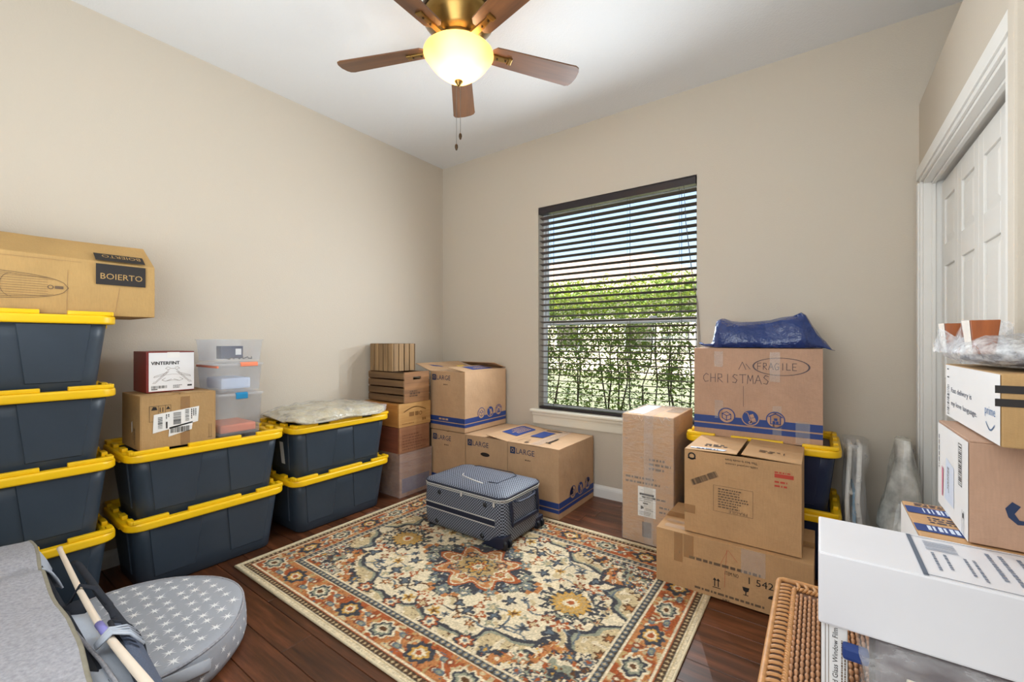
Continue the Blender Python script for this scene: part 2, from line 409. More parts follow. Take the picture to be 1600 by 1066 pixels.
STUFFP = ('label_print', 'small_print', 'faded_print', 'printed_line', 'marker_note', 'panel_print', 'tape_print', 'stripe_print', 'printed_tape', 'faded_stamp')
class Face:
    def __init__(s, parent, org, R, U, off=.0012):
        s.p = parent; s.o = Vector(org); s.R = Vector(R).normalized(); s.U = Vector(U).normalized(); s.N = s.R.cross(s.U); s.off = off; s.new()
    def new(s, lift=0): s.m = MB(); s.lift = lift; return s
    def P(s, q): return s.o + s.R * q[0] + s.U * q[1] + s.N * (s.off + s.lift)
    def poly(s, pts): s.m.add([s.P(q) for q in pts], [tuple(range(len(pts)))]); return s
    def rect(s, a, b, c, d): return s.poly([(a, b), (c, b), (c, d), (a, d)])
    def ring(s, c, r0, r1, n=24, ax=1.):
        v = [s.P((c[0] + r * ax * math.cos(2 * PI * i / n), c[1] + r * math.sin(2 * PI * i / n))) for r in (r0, r1) for i in range(n)]
        s.m.add(v, [(i, (i + 1) % n, n + (i + 1) % n, n + i) for i in range(n)]); return s
    def disc(s, c, r, n=20): return s.poly([(c[0] + r * math.cos(2 * PI * i / n), c[1] + r * math.sin(2 * PI * i / n)) for i in range(n)])
    def line(s, pts, w):
        for a, b in zip(pts, pts[1:]):
            dx, dy = b[0] - a[0], b[1] - a[1]; L = math.hypot(dx, dy) or 1; px, py = -dy / L * w / 2, dx / L * w / 2; ex, ey = dx / L * w * .4, dy / L * w * .4
            s.poly([(a[0] + px - ex, a[1] + py - ey), (a[0] - px - ex, a[1] - py - ey), (b[0] - px + ex, b[1] - py + ey), (b[0] + px + ex, b[1] + py + ey)])
        return s
    def text(s, body, at, h, width=None, rot=0):
        v, f, asp = text_geo(body); k = (width / (asp * h)) if width else 1; ca, sa = math.cos(rot), math.sin(rot)
        q = [(p[0] * h * k, p[1] * h) for p in v]
        s.m.add([s.P((at[0] + x * ca - y * sa, at[1] + x * sa + y * ca)) for x, y in q], f); return s
    def bars(s, a, b, c, d, n=22, vert=True, seed=1):
        r = random.Random(seed); L = (c - a) if vert else (d - b); x = 0; st = L / n
        for i in range(n):
            w = st * r.choice((.3, .45, .7))
            if vert: s.rect(a + i * st, b, a + i * st + w, d)
            else: s.rect(a, b + i * st, c, b + i * st + w)
        return s
    def greek(s, a, b, c, d, rows, h=None, seed=1, vert=False):
        """lines of print too small to read"""
        r = random.Random(seed); st = ((d - b) if not vert else (c - a)) / rows; h = h or st * .45
        for i in range(rows):
            if not vert:
                x = a; y = d - (i + 1) * st; end = a + (c - a) * r.uniform(.6, 1)
                while x < end:
                    w = r.uniform(.6, 2.6) * h; s.rect(x, y, min(x + w, end), y + h); x += w + h * .55
            else:
                y = d; x = a + i * st; end = d - (d - b) * r.uniform(.6, 1)
                while y > end:
                    w = r.uniform(.6, 2.6) * h; s.rect(x, max(y - w, end), x + h, y); y -= w + h * .55
        return s
    def each(s, name, mat, rects, label=None):
        for r in rects:
            s.rect(*r); s.out(name, mat, label)
    def out(s, name, mat, label=None, parent=None):
        o = s.m.build(name, mat, parent or s.p, fixn=False)
        if name in STUFFP: o['kind'] = 'stuff'
        if label: o['label'] = label
        s.new(s.lift); return o

STROKE = {
 'C': [[(.9, .85), (.5, 1), (.1, .7), (.05, .35), (.35, 0), (.9, .1)]], 'H': [[(.1, 1), (.1, 0)], [(.85, 1), (.85, 0)], [(.1, .5), (.85, .52)]],
 'R': [[(.1, 0), (.12, 1), (.7, .95), (.75, .6), (.15, .48), (.85, 0)]], 'I': [[(.5, 1), (.5, 0)]], 'S': [[(.85, .9), (.4, 1), (.15, .75), (.8, .35), (.6, .02), (.1, .08)]],
 'T': [[(0, .97), (1, 1)], [(.5, 1), (.5, 0)]], 'M': [[(.05, 0), (.15, 1), (.5, .3), (.85, 1), (.95, 0)]], 'A': [[(.0, 0), (.5, 1), (1, 0)], [(.2, .4), (.8, .4)]],
 'F': [[(.1, 0), (.1, 1), (.8, 1)], [(.1, .5), (.7, .52)]], 'G': [[(.9, .9), (.4, 1), (.05, .55), (.3, 0), (.85, .1), (.9, .45), (.55, .45)]],
 'L': [[(.1, 1), (.1, 0), (.85, .02)]], 'E': [[(.85, 1), (.1, 1), (.1, 0), (.85, 0)], [(.1, .5), (.7, .5)]]}
def hand(face, word, at, h, w, lw):
    for i, ch in enumerate(word):
        for st in STROKE[ch]:
            face.line([(at[0] + i * w * 1.18 + q[0] * w, at[1] + q[1] * h + (.01 * h * (i % 3))) for q in st], lw)
# ------------------------------------------------------------------ the room shell
H = 2.9; W = 3.47; YF = -3.6; XR = 4.12; ZL = 2.432
WX0, WX1, WZ0, WZ1 = 1.118, 2.375, .600, 2.315

fl = struct(MB().box(-.12, XR + .1, YF - .1, .14, -.12, -.012).build('floor', 'under'))
rng = random.Random(3)
pw = .125; row = 0; y = 0.0
while y > YF:
    y0 = max(y - pw, YF); x = -rng.uniform(0, 1.1)
    while x < XR:
        x1 = x + rng.choice((.75, .95, 1.2, 1.2)); a, b = max(x, 0) + .0008, min(x1, XR) - .0008
        if b - a > .02:
            MB().box(a, b, y0 + .0008, y - .0008, -.012, 0).build('plank', 'floor', fl, bevel=.0016, seg=1)
        x = x1
    y = y0

struct(MB().box(-.12, 0, YF, .14, 0, H).build('wall_left', 'wall'))
wb = MB()
wb.box(0, WX0, 0, .14, 0, H).box(WX1, XR, 0, .14, 0, H).box(WX0, WX1, 0, .14, 0, WZ0).box(WX0, WX1, 0, .14, WZ1, H)
struct(wb.build('wall_back', 'wall'))
struct(MB().box(-.12, XR + .1, YF - .1, YF, 0, H).build('wall_front', 'wall'))
struct(MB().box(-.12, XR + .1, YF - .1, .14, H, H + .1).build('ceiling', 'ceil'))
# closet front with its opening; a plant ledge runs on top of the closet
OY0, OY1, OZ = -1.34, -.10, 2.0
wr = MB()
wr.box(W, W + .115, OY1, 0, 0, ZL).box(W, W + .115, -1.44, OY0, 0, ZL).box(W, W + .115, OY0, OY1, OZ, ZL)
wr.box(W, W + .115, -2.3, -1.44, 2.06, ZL).box(W + .115, XR, -2.3, 0, ZL - .06, ZL)
struct(wr.build('wall_right', 'wall'))
struct(MB().box(XR, XR + .1, YF, .14, 0, H).build('wall_closet', 'wall'))
struct(MB().box(3.437, XR, -1.49, -1.44, 0, 2.06).build('wall_entry', 'wall', bevel=.006))

def profile_board(name, prof, a, b, along, fix, sign, mat='trim'):
    """moulding: prof = (depth from wall, height)"""
    m = MB()
    if along == 'x': m.prism([(fix + sign * d, z) for d, z in prof], a, b, 'yz')
    else: m.prism([(fix + sign * d, z) for d, z in prof], a, b, 'xz')
    return struct(m.build(name, mat))
BP = [(0, 0), (.014, 0), (.014, .062), (.011, .074), (.006, .082), (.003, .09), (0, .09)]
profile_board('baseboard_back', BP, .014, W, 'x', 0, -1)
profile_board('baseboard_left', BP, YF, 0, 'y', 0, 1)
MB().box(W - .014, W, -.008, 0, 0, .09)

# closet casing (trim) : stepped profile, two legs and a head
def casing():
    cw = .088
    steps = [(0, .30, .012), (.30, .78, .017), (.78, 1, .010)]
    head = MB(); leg = MB(); leg2 = MB()
    for a, b, t in steps:
        head.box(W - t, W + .001, OY0 - cw * (1 - a), OY1 + cw * (1 - a), OZ + cw * (1 - b), OZ + cw * (1 - a))
        leg.box(W - t, W + .001, OY1 + cw * (1 - b), OY1 + cw * (1 - a), 0, OZ)
        leg2.box(W - t, W + .001, OY0 - cw * (1 - a), OY0 - cw * (1 - b), 0, OZ)
    t = struct(bpy.data.objects.new('trim_1', None)); COL.objects.link(t); t.location = (W, (OY0 + OY1) / 2, 0)
    head.build('head_casing', 'trim', t, bevel=.002); leg.build('side_casing', 'trim', t, bevel=.002); leg2.build('side_casing', 'trim', t, bevel=.002)
    j = MB()
    j.box(W, W + .115, OY1 - .014, OY1, 0, OZ).box(W, W + .115, OY0, OY0 + .014, 0, OZ).box(W, W + .115, OY0, OY1, OZ - .014, OZ)
    j.box(W + .030, W + .044, OY1 - .026, OY1 - .014, 0, OZ - .014).box(W + .030, W + .044, OY0, OY1, OZ - .026, OZ - .014)
    j.build('jamb', 'trim', t, bevel=.0015)
casing()

def closet_leaf(i, y1, y0):
    xf = W + .066; z0, z1 = .012, OZ - .030
    d = struct(bpy.data.objects.new('door_%d' % i, None)); COL.objects.link(d); d.location = (xf, (y0 + y1) / 2, 0)
    wy = y1 - y0; st = .058
    rows = [(1.66, 1.875), (1.02, 1.555), (.16, .93)]
    f = MB()
    f.box(xf, xf + .034, y0, y0 + st, z0, z1).box(xf, xf + .034, y1 - st, y1, z0, z1)
    zz = [z0] + [q for r in reversed(rows) for q in r] + [z1]
    for a, b in zip(zz[::2], zz[1::2]): f.box(xf, xf + .034, y0 + st, y1 - st, a, b)
    f.build('leaf_frame', 'trim', d, bevel=.0025)
    for a, b in rows:
        p = MB(); X0 = xf + .009; ya, yb = y0 + st - .001, y1 - st + .001; e = .034
        p.hexa([(X0, ya, a), (X0, yb, a), (X0, yb, b), (X0, ya, b)], [(X0 - .007, ya + e, a + e), (X0 - .007, yb - e, a + e), (X0 - .007, yb - e, b - e), (X0 - .007, ya + e, b - e)])
        p.box(X0, X0 + .012, ya, yb, a, b)
        p.build('panel', 'trim', d)
    if i in (2, 3):
        MB().lathe([(.001, 0), (.012, .004), (.016, .014), (.009, .026), (.006, .034)], (0, 0, 0), 14).build('tmp', 'trim').name
        k = bpy.data.objects['tmp']; k.name = 'knob'; k.parent = d; k.rotation_euler = (0, PI / 2, 0); k.location = (-.034, (-.1 if i == 2 else .1), .98)
n = 4; wy = (OY1 - .016 - OY0 - .016) / n
for i in range(n):
    y1 = OY1 - .018 - i * wy; closet_leaf(i + 1, y1 - .001, y1 - wy + .001)

# ------------------------------------------------------------------ window
def window():
    w = struct(bpy.data.objects.new('window_1', None)); COL.objects.link(w); w.location = ((WX0 + WX1) / 2, .09, WZ0)
    y0, y1 = .085, .135; t = .014; ZM = 1.345
    f = MB(); x0, x1, z0, z1 = WX0, WX1, WZ0 + .012, WZ1
    f.box(x0, x0 + t, y0, y1, z0, z1).box(x1 - t, x1, y0, y1, z0, z1).box(x0 + t, x1 - t, y0, y1, z0, z0 + t).box(x0 + t, x1 - t, y0, y1, z1 - t, z1)
    f.build('frame', 'vinyl', w, bevel=.003)
    def sash(za, zb, ya):
        s = .030; q = .014; m = MB(); a, b = x0 + t, x1 - t
        m.box(a, a + q, ya, ya + .024, za, zb).box(b - q, b, ya, ya + .024, za, zb).box(a + q, b - q, ya, ya + .024, za, za + s).box(a + q, b - q, ya, ya + .024, zb - s, zb)
        o = m.build('sash', 'vinyl', w, bevel=.002)
        MB().box(a + q - .004, b - q + .004, ya + .009, ya + .015, za + s - .004, zb - s + .004).build('pane', 'glass', o)
        return o
    sash(z0 + t, ZM + .02, y0 + .002); sash(ZM - .018, z1 - t, y0 + .027)
    for xx in (x0 + .32, x1 - .32):
        MB().box(xx - .03, xx + .03, y0 - .010, y0 + .004, ZM + .02, ZM + .032).build('sash_lock', 'vinyl', w, bevel=.003)
    # stool and apron
    s = MB(); s.prism([(.085, .600), (-.040, .600), (-.048, .605), (-.048, .618), (-.042, .624), (.085, .624)], WX0 - .055, WX1 + .055, 'yz')
    st = struct(s.build('trim_2', 'sillp')); st['label'] = 'cream window stool'
    a = MB(); a.prism([(0, .600), (-.034, .600), (-.030, .580), (-.022, .568), (-.018, .552), (-.014, .508), (-.010, .500), (0, .500)], WX0 - .04, WX1 + .04, 'yz')
    struct(a.build('trim_3', 'sillp'))
window()

def blind():
    x0, x1 = WX0 + .006, WX1 - .006; zt = WZ1 - .002; yb = .034
    b = thing('window_blind', ((x0 + x1) / 2, yb, WZ0), 'dark brown wooden venetian blind hanging open in the window', 'blind')
    MB().prism([(-.004, zt - .058), (.062, zt - .052), (.062, zt), (.0, zt), (-.006, zt - .012)], x0, x1, 'yz').build('headrail', 'rail', b, bevel=.002)
    z0 = .672; z1 = zt - .085; n = 33; tilt = math.radians(-11)
    sl = MB(); hw = .025
    prof = [(-hw, -.0008), (-hw * .5, .0010), (0, .0016), (hw * .5, .0010), (hw, -.0008), (hw, -.0033), (hw * .5, -.0018), (0, -.0012), (-hw * .5, -.0018), (-hw, -.0033)]
    pr = [(p[0] * math.cos(tilt) - p[1] * math.sin(tilt), p[0] * math.sin(tilt) + p[1] * math.cos(tilt)) for p in prof]
    m0 = None
    for i in range(n):
        z = z0 + (z1 - z0) * i / (n - 1)
        if m0 is None:
            m0 = MB().prism([(yb + a, WZ0 + c) for a, c in pr], x0, x1, 'yz').build('slat', 'blind', b); o = m0
        else:
            o = m0.copy(); COL.objects.link(o)
        o.location = (0, 0, z - WZ0)
    MB().box(x0, x1, yb - .026, yb + .026, .628, .648).build('bottom_rail', 'rail', b, bevel=.004)
    for xx in (x0 + .11, x0 + .48, x1 - .48, x1 - .11):
        for yy in (yb - .026, yb + .026):
            MB().tube([(xx, yy, .64), (xx, yy, zt - .06)], .0011, 5).build('ladder_cord', 'cord', b)
        MB().tube([(xx + .012, yb, .64), (xx + .012, yb, zt - .06)], .0010, 5).build('lift_cord', 'cord', b)
    xx = x1 - .075
    p = [(xx, -.008, zt - .06), (xx + .012, -.010, 2.0), (xx + .055, -.012, 1.62), (xx + .083, -.012, 1.45), (xx + .094, -.012, 1.22), (xx + .090, -.012, 1.14)]
    for k in (0, .012):
        MB().tube([(q[0] + k * (i / 5), q[1] - k * .2, q[2]) for i, q in enumerate(p)], .0016, 6).build('pull_cord', 'cord', b)
    for k in (-.003, .016, .007):
        MB().lathe([(.002, .035), (.006, .03), (.008, .004), (.007, 0)], (xx + .090 + k, -.016, 1.105 - abs(k) * .6), 10, True, True).build('tassel', 'cord', b, smooth=True)
blind()

# ------------------------------------------------------------------ outside the window
struct(MB().box(-30, 40, .16, 60, -.30, -.15).build('lawn', 'grass'))
ev = MB(); ev.prism([(-.4, H + .12), (.72, H - .16), (.72, H - .02), (-.4, H + .28)], -3, XR + 2, 'yz'); ev.box(-3, XR + 2, .14, .72, H - .17, H - .15)
struct(ev.build('trim_4', 'stucco'))  # unseen eave added to shade the lower part of the hedge
rf = MB(); rf.box(-3, XR + 2, -6, .14, H + .14, H + .2)
struct(rf.build('roof', 'fascia'))  # roof slab out of view, added to cast the house shadow outside

def hedge():
    h = thing('hedge', (1.6, 2.1, -.15), 'tall leafy green hedge growing outside the window', 'hedge')
    r = random.Random(11); m = MB(); X0, X1, Y0, Y1 = -3.2, 4.6, 1.75, 2.75
    for i in range(40):
        x = r.uniform(X0, X1); y = r.uniform(Y0 + .2, Y1 - .2); p = [(x, y, -.15)]
        zt = r.uniform(1.3, 1.8); k = 6; dx, dy = r.uniform(-.2, .2), r.uniform(-.1, .1)
        for j in range(1, k + 1): p.append((x + dx * j / k + r.uniform(-.03, .03), y + dy * j / k + r.uniform(-.03, .03), -.15 + (zt + .15) * j / k))
        MB().tube(p, [r.uniform(.009, .018) * (1 - .1 * j) for j in range(k + 1)], 6).build('stem', 'stem', h, fixn=False)
    V = []; F = []
    for i in range(70000):
        x = r.uniform(X0, X1); y = r.uniform(Y0, Y1); top = 1.98 + .10 * noise.noise(Vector((x * 2.1, y * 1.5, 0))) + .05 * noise.noise(Vector((x * 9, y * 9, 1)))
        z = (r.uniform(-.1, 1.) if r.random() < .5 else r.uniform(.35, 1.)) * (top if r.random() < .8 else 1.0 * top)
        if z < 1.45 and noise.noise(Vector((x * 4.2, y * 1.2, z * 3.6))) > .22: continue
        L = r.uniform(.045, .085); wd_ = L * r.uniform(.36, .5)
        a, e = r.uniform(0, 2 * PI), r.uniform(-.9, .5)
        d = Vector((math.cos(a) * math.cos(e), math.sin(a) * math.cos(e), math.sin(e)))
        s = d.cross(Vector((r.uniform(-.6, .6), r.uniform(-.6, .6), 1))).normalized(); u = s.cross(d)
        c = Vector((x, y, z)); o = len(V)
        V += [c, c + d * L * .5 + s * wd_ * .5 + u * .006, c + d * L, c + d * L * .5 - s * wd_ * .5 + u * .006]
        F += [(o, o + 1, o + 2), (o, o + 2, o + 3)]
    m.add(V, F); f = m.build('foliage', 'leaf', h, fixn=False); f['kind'] = 'stuff'
hedge()

def neighbour():
    h = thing('neighbour_house', (-6, 16, -.15), 'pale neighbouring house with hipped shingle roof beyond the hedge', 'house')
    x0, x1, y0, y1, z1 = -16.5, 0.6, 13.2, 22, 3.25
    MB().box(x0 + .6, x1 - .6, y0 + .6, y1 - .6, -.15, z1).build('wall', 'stucco', h)
    zr = 5.55; yr = (y0 + y1) / 2; a, b, c, d = (x0, y0, z1 - .1), (x1, y0, z1 - .1), (x1, y1, z1 - .1), (x0, y1, z1 - .1); e, f = (x0 + 4.4, yr, zr), (x1 - 4.4, yr, zr)
    m = MB(); m.add([a, b, c, d, e, f], [(0, 1, 5, 4), (1, 2, 5), (2, 3, 4, 5), (3, 0, 4), (3, 2, 1, 0)]); m.build('roof', 'roof', h, uv=True)
    MB().box(x0 - .02, x1 + .02, y0 - .04, y0 + .02, z1 - .3, z1 - .08).build('fascia', 'fascia', h)
    for xx in (-9.5, -6.0, -2.8):
        wdo = MB().box(xx - .6, xx + .6, y0 + .55, y0 + .62, .8, 2.1).build('window', 'vinyl', h)
        MB().box(xx - .52, xx + .52, y0 + .53, y0 + .56, .88, 2.02).build('pane', 'fascia', wdo)
neighbour()
# ------------------------------------------------------------------ ceiling fan
def fan():
    cx, cy, zb = 1.634, -1.54, 2.61
    t = thing('ceiling_fan', (cx, cy, H), 'brown five-bladed ceiling fan with lit amber glass bowl and pull chains', 'ceiling fan')
    c = (cx, cy, 0)
    MB().lathe([(.085, H - .001), (.135, H - .012), (.15, H - .03), (.15, H - .055), (.128, H - .075)], c, 36, True).build('ceiling_canopy', 'brass', t, smooth=True)
    MB().lathe([(.125, H - .07), (.128, H - .09), (.155, H - .10), (.165, H - .12), (.168, zb + .115), (.15, zb + .095), (.12, zb + .055), (.10, zb + .03)], c, 40, False, True).build('motor_housing', 'brass', t, smooth=True)
    MB().lathe([(.171, zb + .165), (.175, zb + .16), (.175, zb + .14), (.171, zb + .135)], c, 40).build('housing_band', 'bronze', t, smooth=True)
    MB().lathe([(.095, zb + .035), (.10, zb + .02), (.10, zb - .012), (.085, zb - .03), (.07, zb - .04)], c, 32, True, True).build('switch_cup', 'brass', t, smooth=True)
    R0, R1 = .165, .64
    for k in range(5):
        a = math.radians(57.5 + 72 * k)
        M4 = Matrix.Translation((cx, cy, zb)) @ Matrix.Rotation(a, 4, 'Z') @ Matrix.Rotation(math.radians(-12), 4, 'X')
        # blade: slight flare and rounded ends
        top = []; n = 6
        w0, w1 = .052, .068
        out = [(R0, -w0 + .02), (R0 + .02, -w0)]
        out += [(R0 + (R1 - R0) * i / 8, -(w0 + (w1 - w0) * i / 8)) for i in range(1, 8)]
        out += [(R1 - .03, -w1), (R1 - .010, -w1 + .008), (R1, -w1 + .028), (R1 + .006, 0), (R1, w1 - .028), (R1 - .010, w1 - .008), (R1 - .03, w1)]
        out += [(R0 + (R1 - R0) * i / 8, (w0 + (w1 - w0) * i / 8)) for i in range(7, 0, -1)] + [(R0 + .02, w0), (R0, w0 - .02)]
        m = MB(); m.prism(out, -.004, .004, 'xy')
        b = m.build('blade', 'blade', t, world=False, bevel=.0015, seg=1)
        b.matrix_local = Matrix.Translation((0, 0, zb - H)) @ Matrix.Rotation(a, 4, 'Z') @ Matrix.Rotation(math.radians(-12), 4, 'X')
        i = MB()
        i.hexa([(.07, -.018, -.012), (R0 + .10, -.013, -.012), (R0 + .10, .013, -.012), (.07, .018, -.012)], [(.07, -.018, .012), (R0 + .10, -.013, -.004), (R0 + .10, .013, -.004), (.07, .018, .012)])
        i.box(R0 + .085, R0 + .108, -.019, .019, -.014, -.004)
        ir = i.build('blade_iron', 'brass', b, world=False, bevel=.004)
        for sx in (R0 + .03, R0 + .075):
            MB().lathe([(.005, -.016), (.005, -.012)], (sx, 0, 0), 8, True, True).build('screw', 'bronze', b, world=False)
    zr = 2.568
    prof = [(.160, .012), (.167, .006), (.168, 0), (.163, -.006), (.154, -.018), (.142, -.036), (.128, -.054), (.112, -.07), (.097, -.083), (.082, -.095), (.064, -.108), (.044, -.118), (.022, -.124), (.008, -.126)]
    inner = [(r - .004, z + .003) for r, z in reversed(prof)]
    MB().lathe([(r, zr + z) for r, z in prof] + [(max(r, .003), zr + z) for r, z in inner], c, 48).build('light_bowl', 'bowl', t, smooth=True)
    MB().lathe([(.004, zr - .118), (.018, zr - .12), (.020, zr - .126), (.014, zr - .134), (.008, zr - .142), (.004, zr - .150)], c, 20, True, True).build('finial', 'brass', t, smooth=True)
    for dx, dy in ((.055, .02), (-.045, .04), (-.01, -.055)):
        MB().lathe([(.004, -.03), (.016, -.024), (.022, -.008), (.016, .012), (.010, .022), (.010, .03)], (cx + dx, cy + dy, zr - .02), 12, True, True).build('bulb', 'bulb', t, smooth=True)
    light('fan_lamp', 'POINT', (cx, cy, zr - .03), 2.6, (1, .84, .60), radius=.04)
    for (dx, dy), zl in (((-.004, -.012), 2.14), ((.014, -.004), 2.19)):
        x, y = cx + dx, cy + dy
        ch = MB().tube([(x, y, zr - .145), (x, y, zl)], .0012, 5).build('pull_chain', 'chain', t)
        MB().lathe([(.002, .0), (.007, -.006), (.008, -.016), (.005, -.028), (.002, -.032)], (x, y, zl), 10, True, True).build('chain_knob', 'bronze', ch, smooth=True)
fan()

# ------------------------------------------------------------------ rug
def rug():
    x0, x1, y0, y1 = .54, 2.63, -2.08, -.60
    t = thing('rug', ((x0 + x1) / 2, (y0 + y1) / 2, 0), 'cream and rust patterned area rug with central medallion on the floor', 'rug')
    st = .005; nx = int(round((x1 - x0) / st)); ny = int(round((y1 - y0) / st)); hx, hy = (x1 - x0) / 2, (y1 - y0) / 2
    X = np.linspace(-hx, hx, nx + 1); Y = np.linspace(-hy, hy, ny + 1); gx, gy = np.meshgrid(X, Y)
    rs = np.random.RandomState(5)
    def vnoise(s, seed):
        r = np.random.RandomState(seed); gw = int(2.4 / s) + 4; g = r.rand(gw, gw)
        a = (gx + 1.1) / s; b = (gy + 1.1) / s; i = a.astype(int); j = b.astype(int); u = a - i; v = b - j; u = u * u * (3 - 2 * u); v = v * v * (3 - 2 * v)
        return (g[j, i] * (1 - u) + g[j, i + 1] * u) * (1 - v) + (g[j + 1, i] * (1 - u) + g[j + 1, i + 1] * u) * v - .5
    wxn = vnoise(.035, 1) * .014; wyn = vnoise(.035, 2) * .014
    ax = np.abs(gx) + wxn; ay = np.abs(gy) + wyn
    col = np.zeros(gx.shape + (3,))
    K = {k: np.array(C(v)[:3]) for k, v in dict(cream='#e2d2b2', beige='#c9b48c', tan='#b99a68', rust='#a5522f', rust2='#b9784a', brick='#833f2b', navy='#2c3848', slate='#5b6a76', sage='#8f9380', brown='#5c3b2a', gold='#c99a4c', char='#35312f').items()}
    def put(mask, k): col[mask] = K[k]
    d = np.minimum(hx - np.abs(gx), hy - np.abs(gy))
    put(np.ones_like(d, bool), 'beige')
    n1 = vnoise(.05, 7); n2 = vnoise(.022, 8); n3 = vnoise(.012, 9)
    # --- field: cream cartouche with a lobed outline
    FX, FY = hx - .245, hy - .245
    fx, fy = ax / FX, ay / FY
    th = np.arctan2(fy, fx); rr = np.sqrt((ax / .76) ** 2.0 + (ay / .455) ** 2.0)
    lob = .985 + .055 * np.cos(10 * th) + .03 * np.cos(22 * th)
    sp = rr - lob
    put(sp < 0, 'cream'); put(np.abs(sp) < .018, 'navy')
    put((sp > .018) & (sp < .045), 'sage')
    # spandrels
    cs = np.hypot((FX - ax) / .34, (FY - ay) / .25)
    cl = 1 + .14 * np.cos(7 * np.arctan2(FY - ay, FX - ax))
    put(cs < cl, 'rust2'); put(np.abs(cs - cl) < .06, 'navy'); put((cs < cl * .72), 'sage'); put(np.abs(cs - cl * .72) < .05, 'cream'); put(cs < cl * .42, 'rust'); put(np.abs(cs - cl * .42) < .05, 'navy')
    corner = (cs < cl * 1.0) & (d > .245)
    put(corner & (n2 > .20), 'cream'); put(corner & (n2 < -.26), 'navy'); put(corner & (n3 > .30), 'brown'); put(corner & (n3 < -.36), 'gold'); put(corner & (np.abs(n1 + .5 * n2) < .03), 'rust')
    # mottled ground
    inner = d > .245
    put(inner & (sp > .05) & (cs > cl) & (n2 > .22), 'cream'); put(inner & (sp > .05) & (cs > cl) & (n3 > .36), 'brown')
    put(inner & (sp < -.03) & (n1 + n2 > .42), 'beige')
    # --- vines
    def curve(pts, w, k):
        for (a, b), (e, f) in zip(pts, pts[1:]):
            L2 = (e - a) ** 2 + (f - b) ** 2; q = np.clip(((ax - a) * (e - a) + (ay - b) * (f - b)) / L2, 0, 1)
            put(np.hypot(ax - a - q * (e - a), ay - b - q * (f - b)) < w, k)
    def vine(p0, p1, amp, nn, w, k, ph=0):
        pts = []
        for i in range(nn + 1):
            s = i / nn; dx, dy = p1[0] - p0[0], p1[1] - p0[1]; L = math.hypot(dx, dy); o = amp * math.sin(s * 2 * PI * 1.5 + ph)
            pts.append((p0[0] + dx * s - dy / L * o, p0[1] + dy * s + dx / L * o))
        curve(pts, w, k)
    for p0, p1, am in (((.36, .12), (.66, .16), .03), ((.30, .20), (.50, .34), .03), ((.05, .28), (.30, .36), .025), ((.55, .05), (.70, .22), .02), ((.20, .38), (.46, .30), .02), ((.0, .40), (.2, .30), .02)):
        vine(p0, p1, am, 14, .0042, rs.choice(['navy', 'brown', 'slate']), rs.rand() * 6)
    def flower(x, y, r, ks, pet=8, amp=.22, elx=1.):
        dd = np.hypot((ax - x) / elx, ay - y); tt = np.arctan2(ay - y, (ax - x) / elx); q = dd / (r * (1 + amp * np.cos(pet * tt)))
        for i, k in enumerate(ks): put(q < 1 - i / len(ks), k)
    # scattered motifs in one quarter, mirrored by the weave
    mot = []
    for i in range(400):
        x, y = rs.rand() * .74, rs.rand() * .46
        if (x / .74) ** 2 + (y / .44) ** 2 > .92 or (x / .36) ** 1.3 + (y / .30) ** 1.3 < 1.08 or np.hypot(x - .55, y) < .14: continue
        if any(np.hypot(x - a, y - b) < .052 for a, b in mot): continue
        mot.append((x, y))
        kk = [['navy', 'slate'], ['brown', 'rust2', 'cream'], ['sage', 'beige'], ['navy', 'beige', 'rust'], ['rust', 'cream'], ['brick', 'beige'], ['slate', 'navy'], ['gold', 'brown']][rs.randint(8)]
        flower(x, y, rs.uniform(.014, .030), kk, rs.randint(3, 7), .42)
    for x, y in ((.30, .50 - .06), (.55, .40), (.70, .30), (.12, .46), (.78, .12), (.80, .22), (.42, .45)):
        flower(x, y, .026, [['navy', 'slate', 'gold'], ['brown', 'rust2'], ['sage', 'cream', 'rust']][rs.randint(3)], 6, .3)
    for s in (.10, .30): flower(.02 + s, .462, .045, ['navy', 'rust', 'cream', 'slate'], 7, .2)
    for x, y in ((.74, .44), (.66, .46), (.80, .36), (.77, .28), (.58, .47)): flower(x, y, .036, ['navy', 'cream', 'slate', 'rust'], 7, .25)
    # pendant rosettes on the long axis
    flower(.55, 0, .125, ['navy', 'navy', 'navy', 'gold', 'tan', 'gold', 'cream', 'rust'], 16, .14, 1.15)
    put((np.hypot((ax - .55) / 1.15, ay) > .08) & (np.hypot((ax - .55) / 1.15, ay) < .125) & (n3 > .12), 'cream')
    put((np.hypot((ax - .55) / 1.15, ay) > .075) & (np.hypot((ax - .55) / 1.15, ay) < .125) & (n3 < -.3), 'sage')
    # --- centre medallion: stepped navy star, rust lobes, tan heart
    stp = .030
    sx_ = np.floor(ax / stp) * stp; sy_ = np.floor(ay / stp) * stp
    dm = sx_ / .375 + sy_ / .300
    put(dm < 1.04, 'cream'); put(dm < .99, 'rust2'); put(dm < .95, 'navy')
    put((dm < .95) & (dm > .62) & (n2 > .16), 'slate'); put((dm < .95) & (dm > .62) & (n3 > .30), 'cream')
    tm = np.arctan2(ay / .21, ax / .26); rm = np.hypot(ax / .26, ay / .21); lm = .86 + .16 * np.cos(8 * tm)
    put(rm < lm, 'rust'); put(rm < lm * .90, 'cream'); put(rm < lm * .86, 'rust2'); put(rm < lm * .66, 'slate'); put(rm < lm * .60, 'tan')
    put((rm < lm * .86) & (rm > lm * .66) & (n2 < -.18), 'beige')
    flower(.15, .0, .035, ['cream', 'rust', 'tan'], 6, .2); flower(.0, .12, .032, ['cream', 'rust', 'tan'], 6, .2); flower(.10, .075, .03, ['navy', 'rust2', 'cream'], 6, .25)
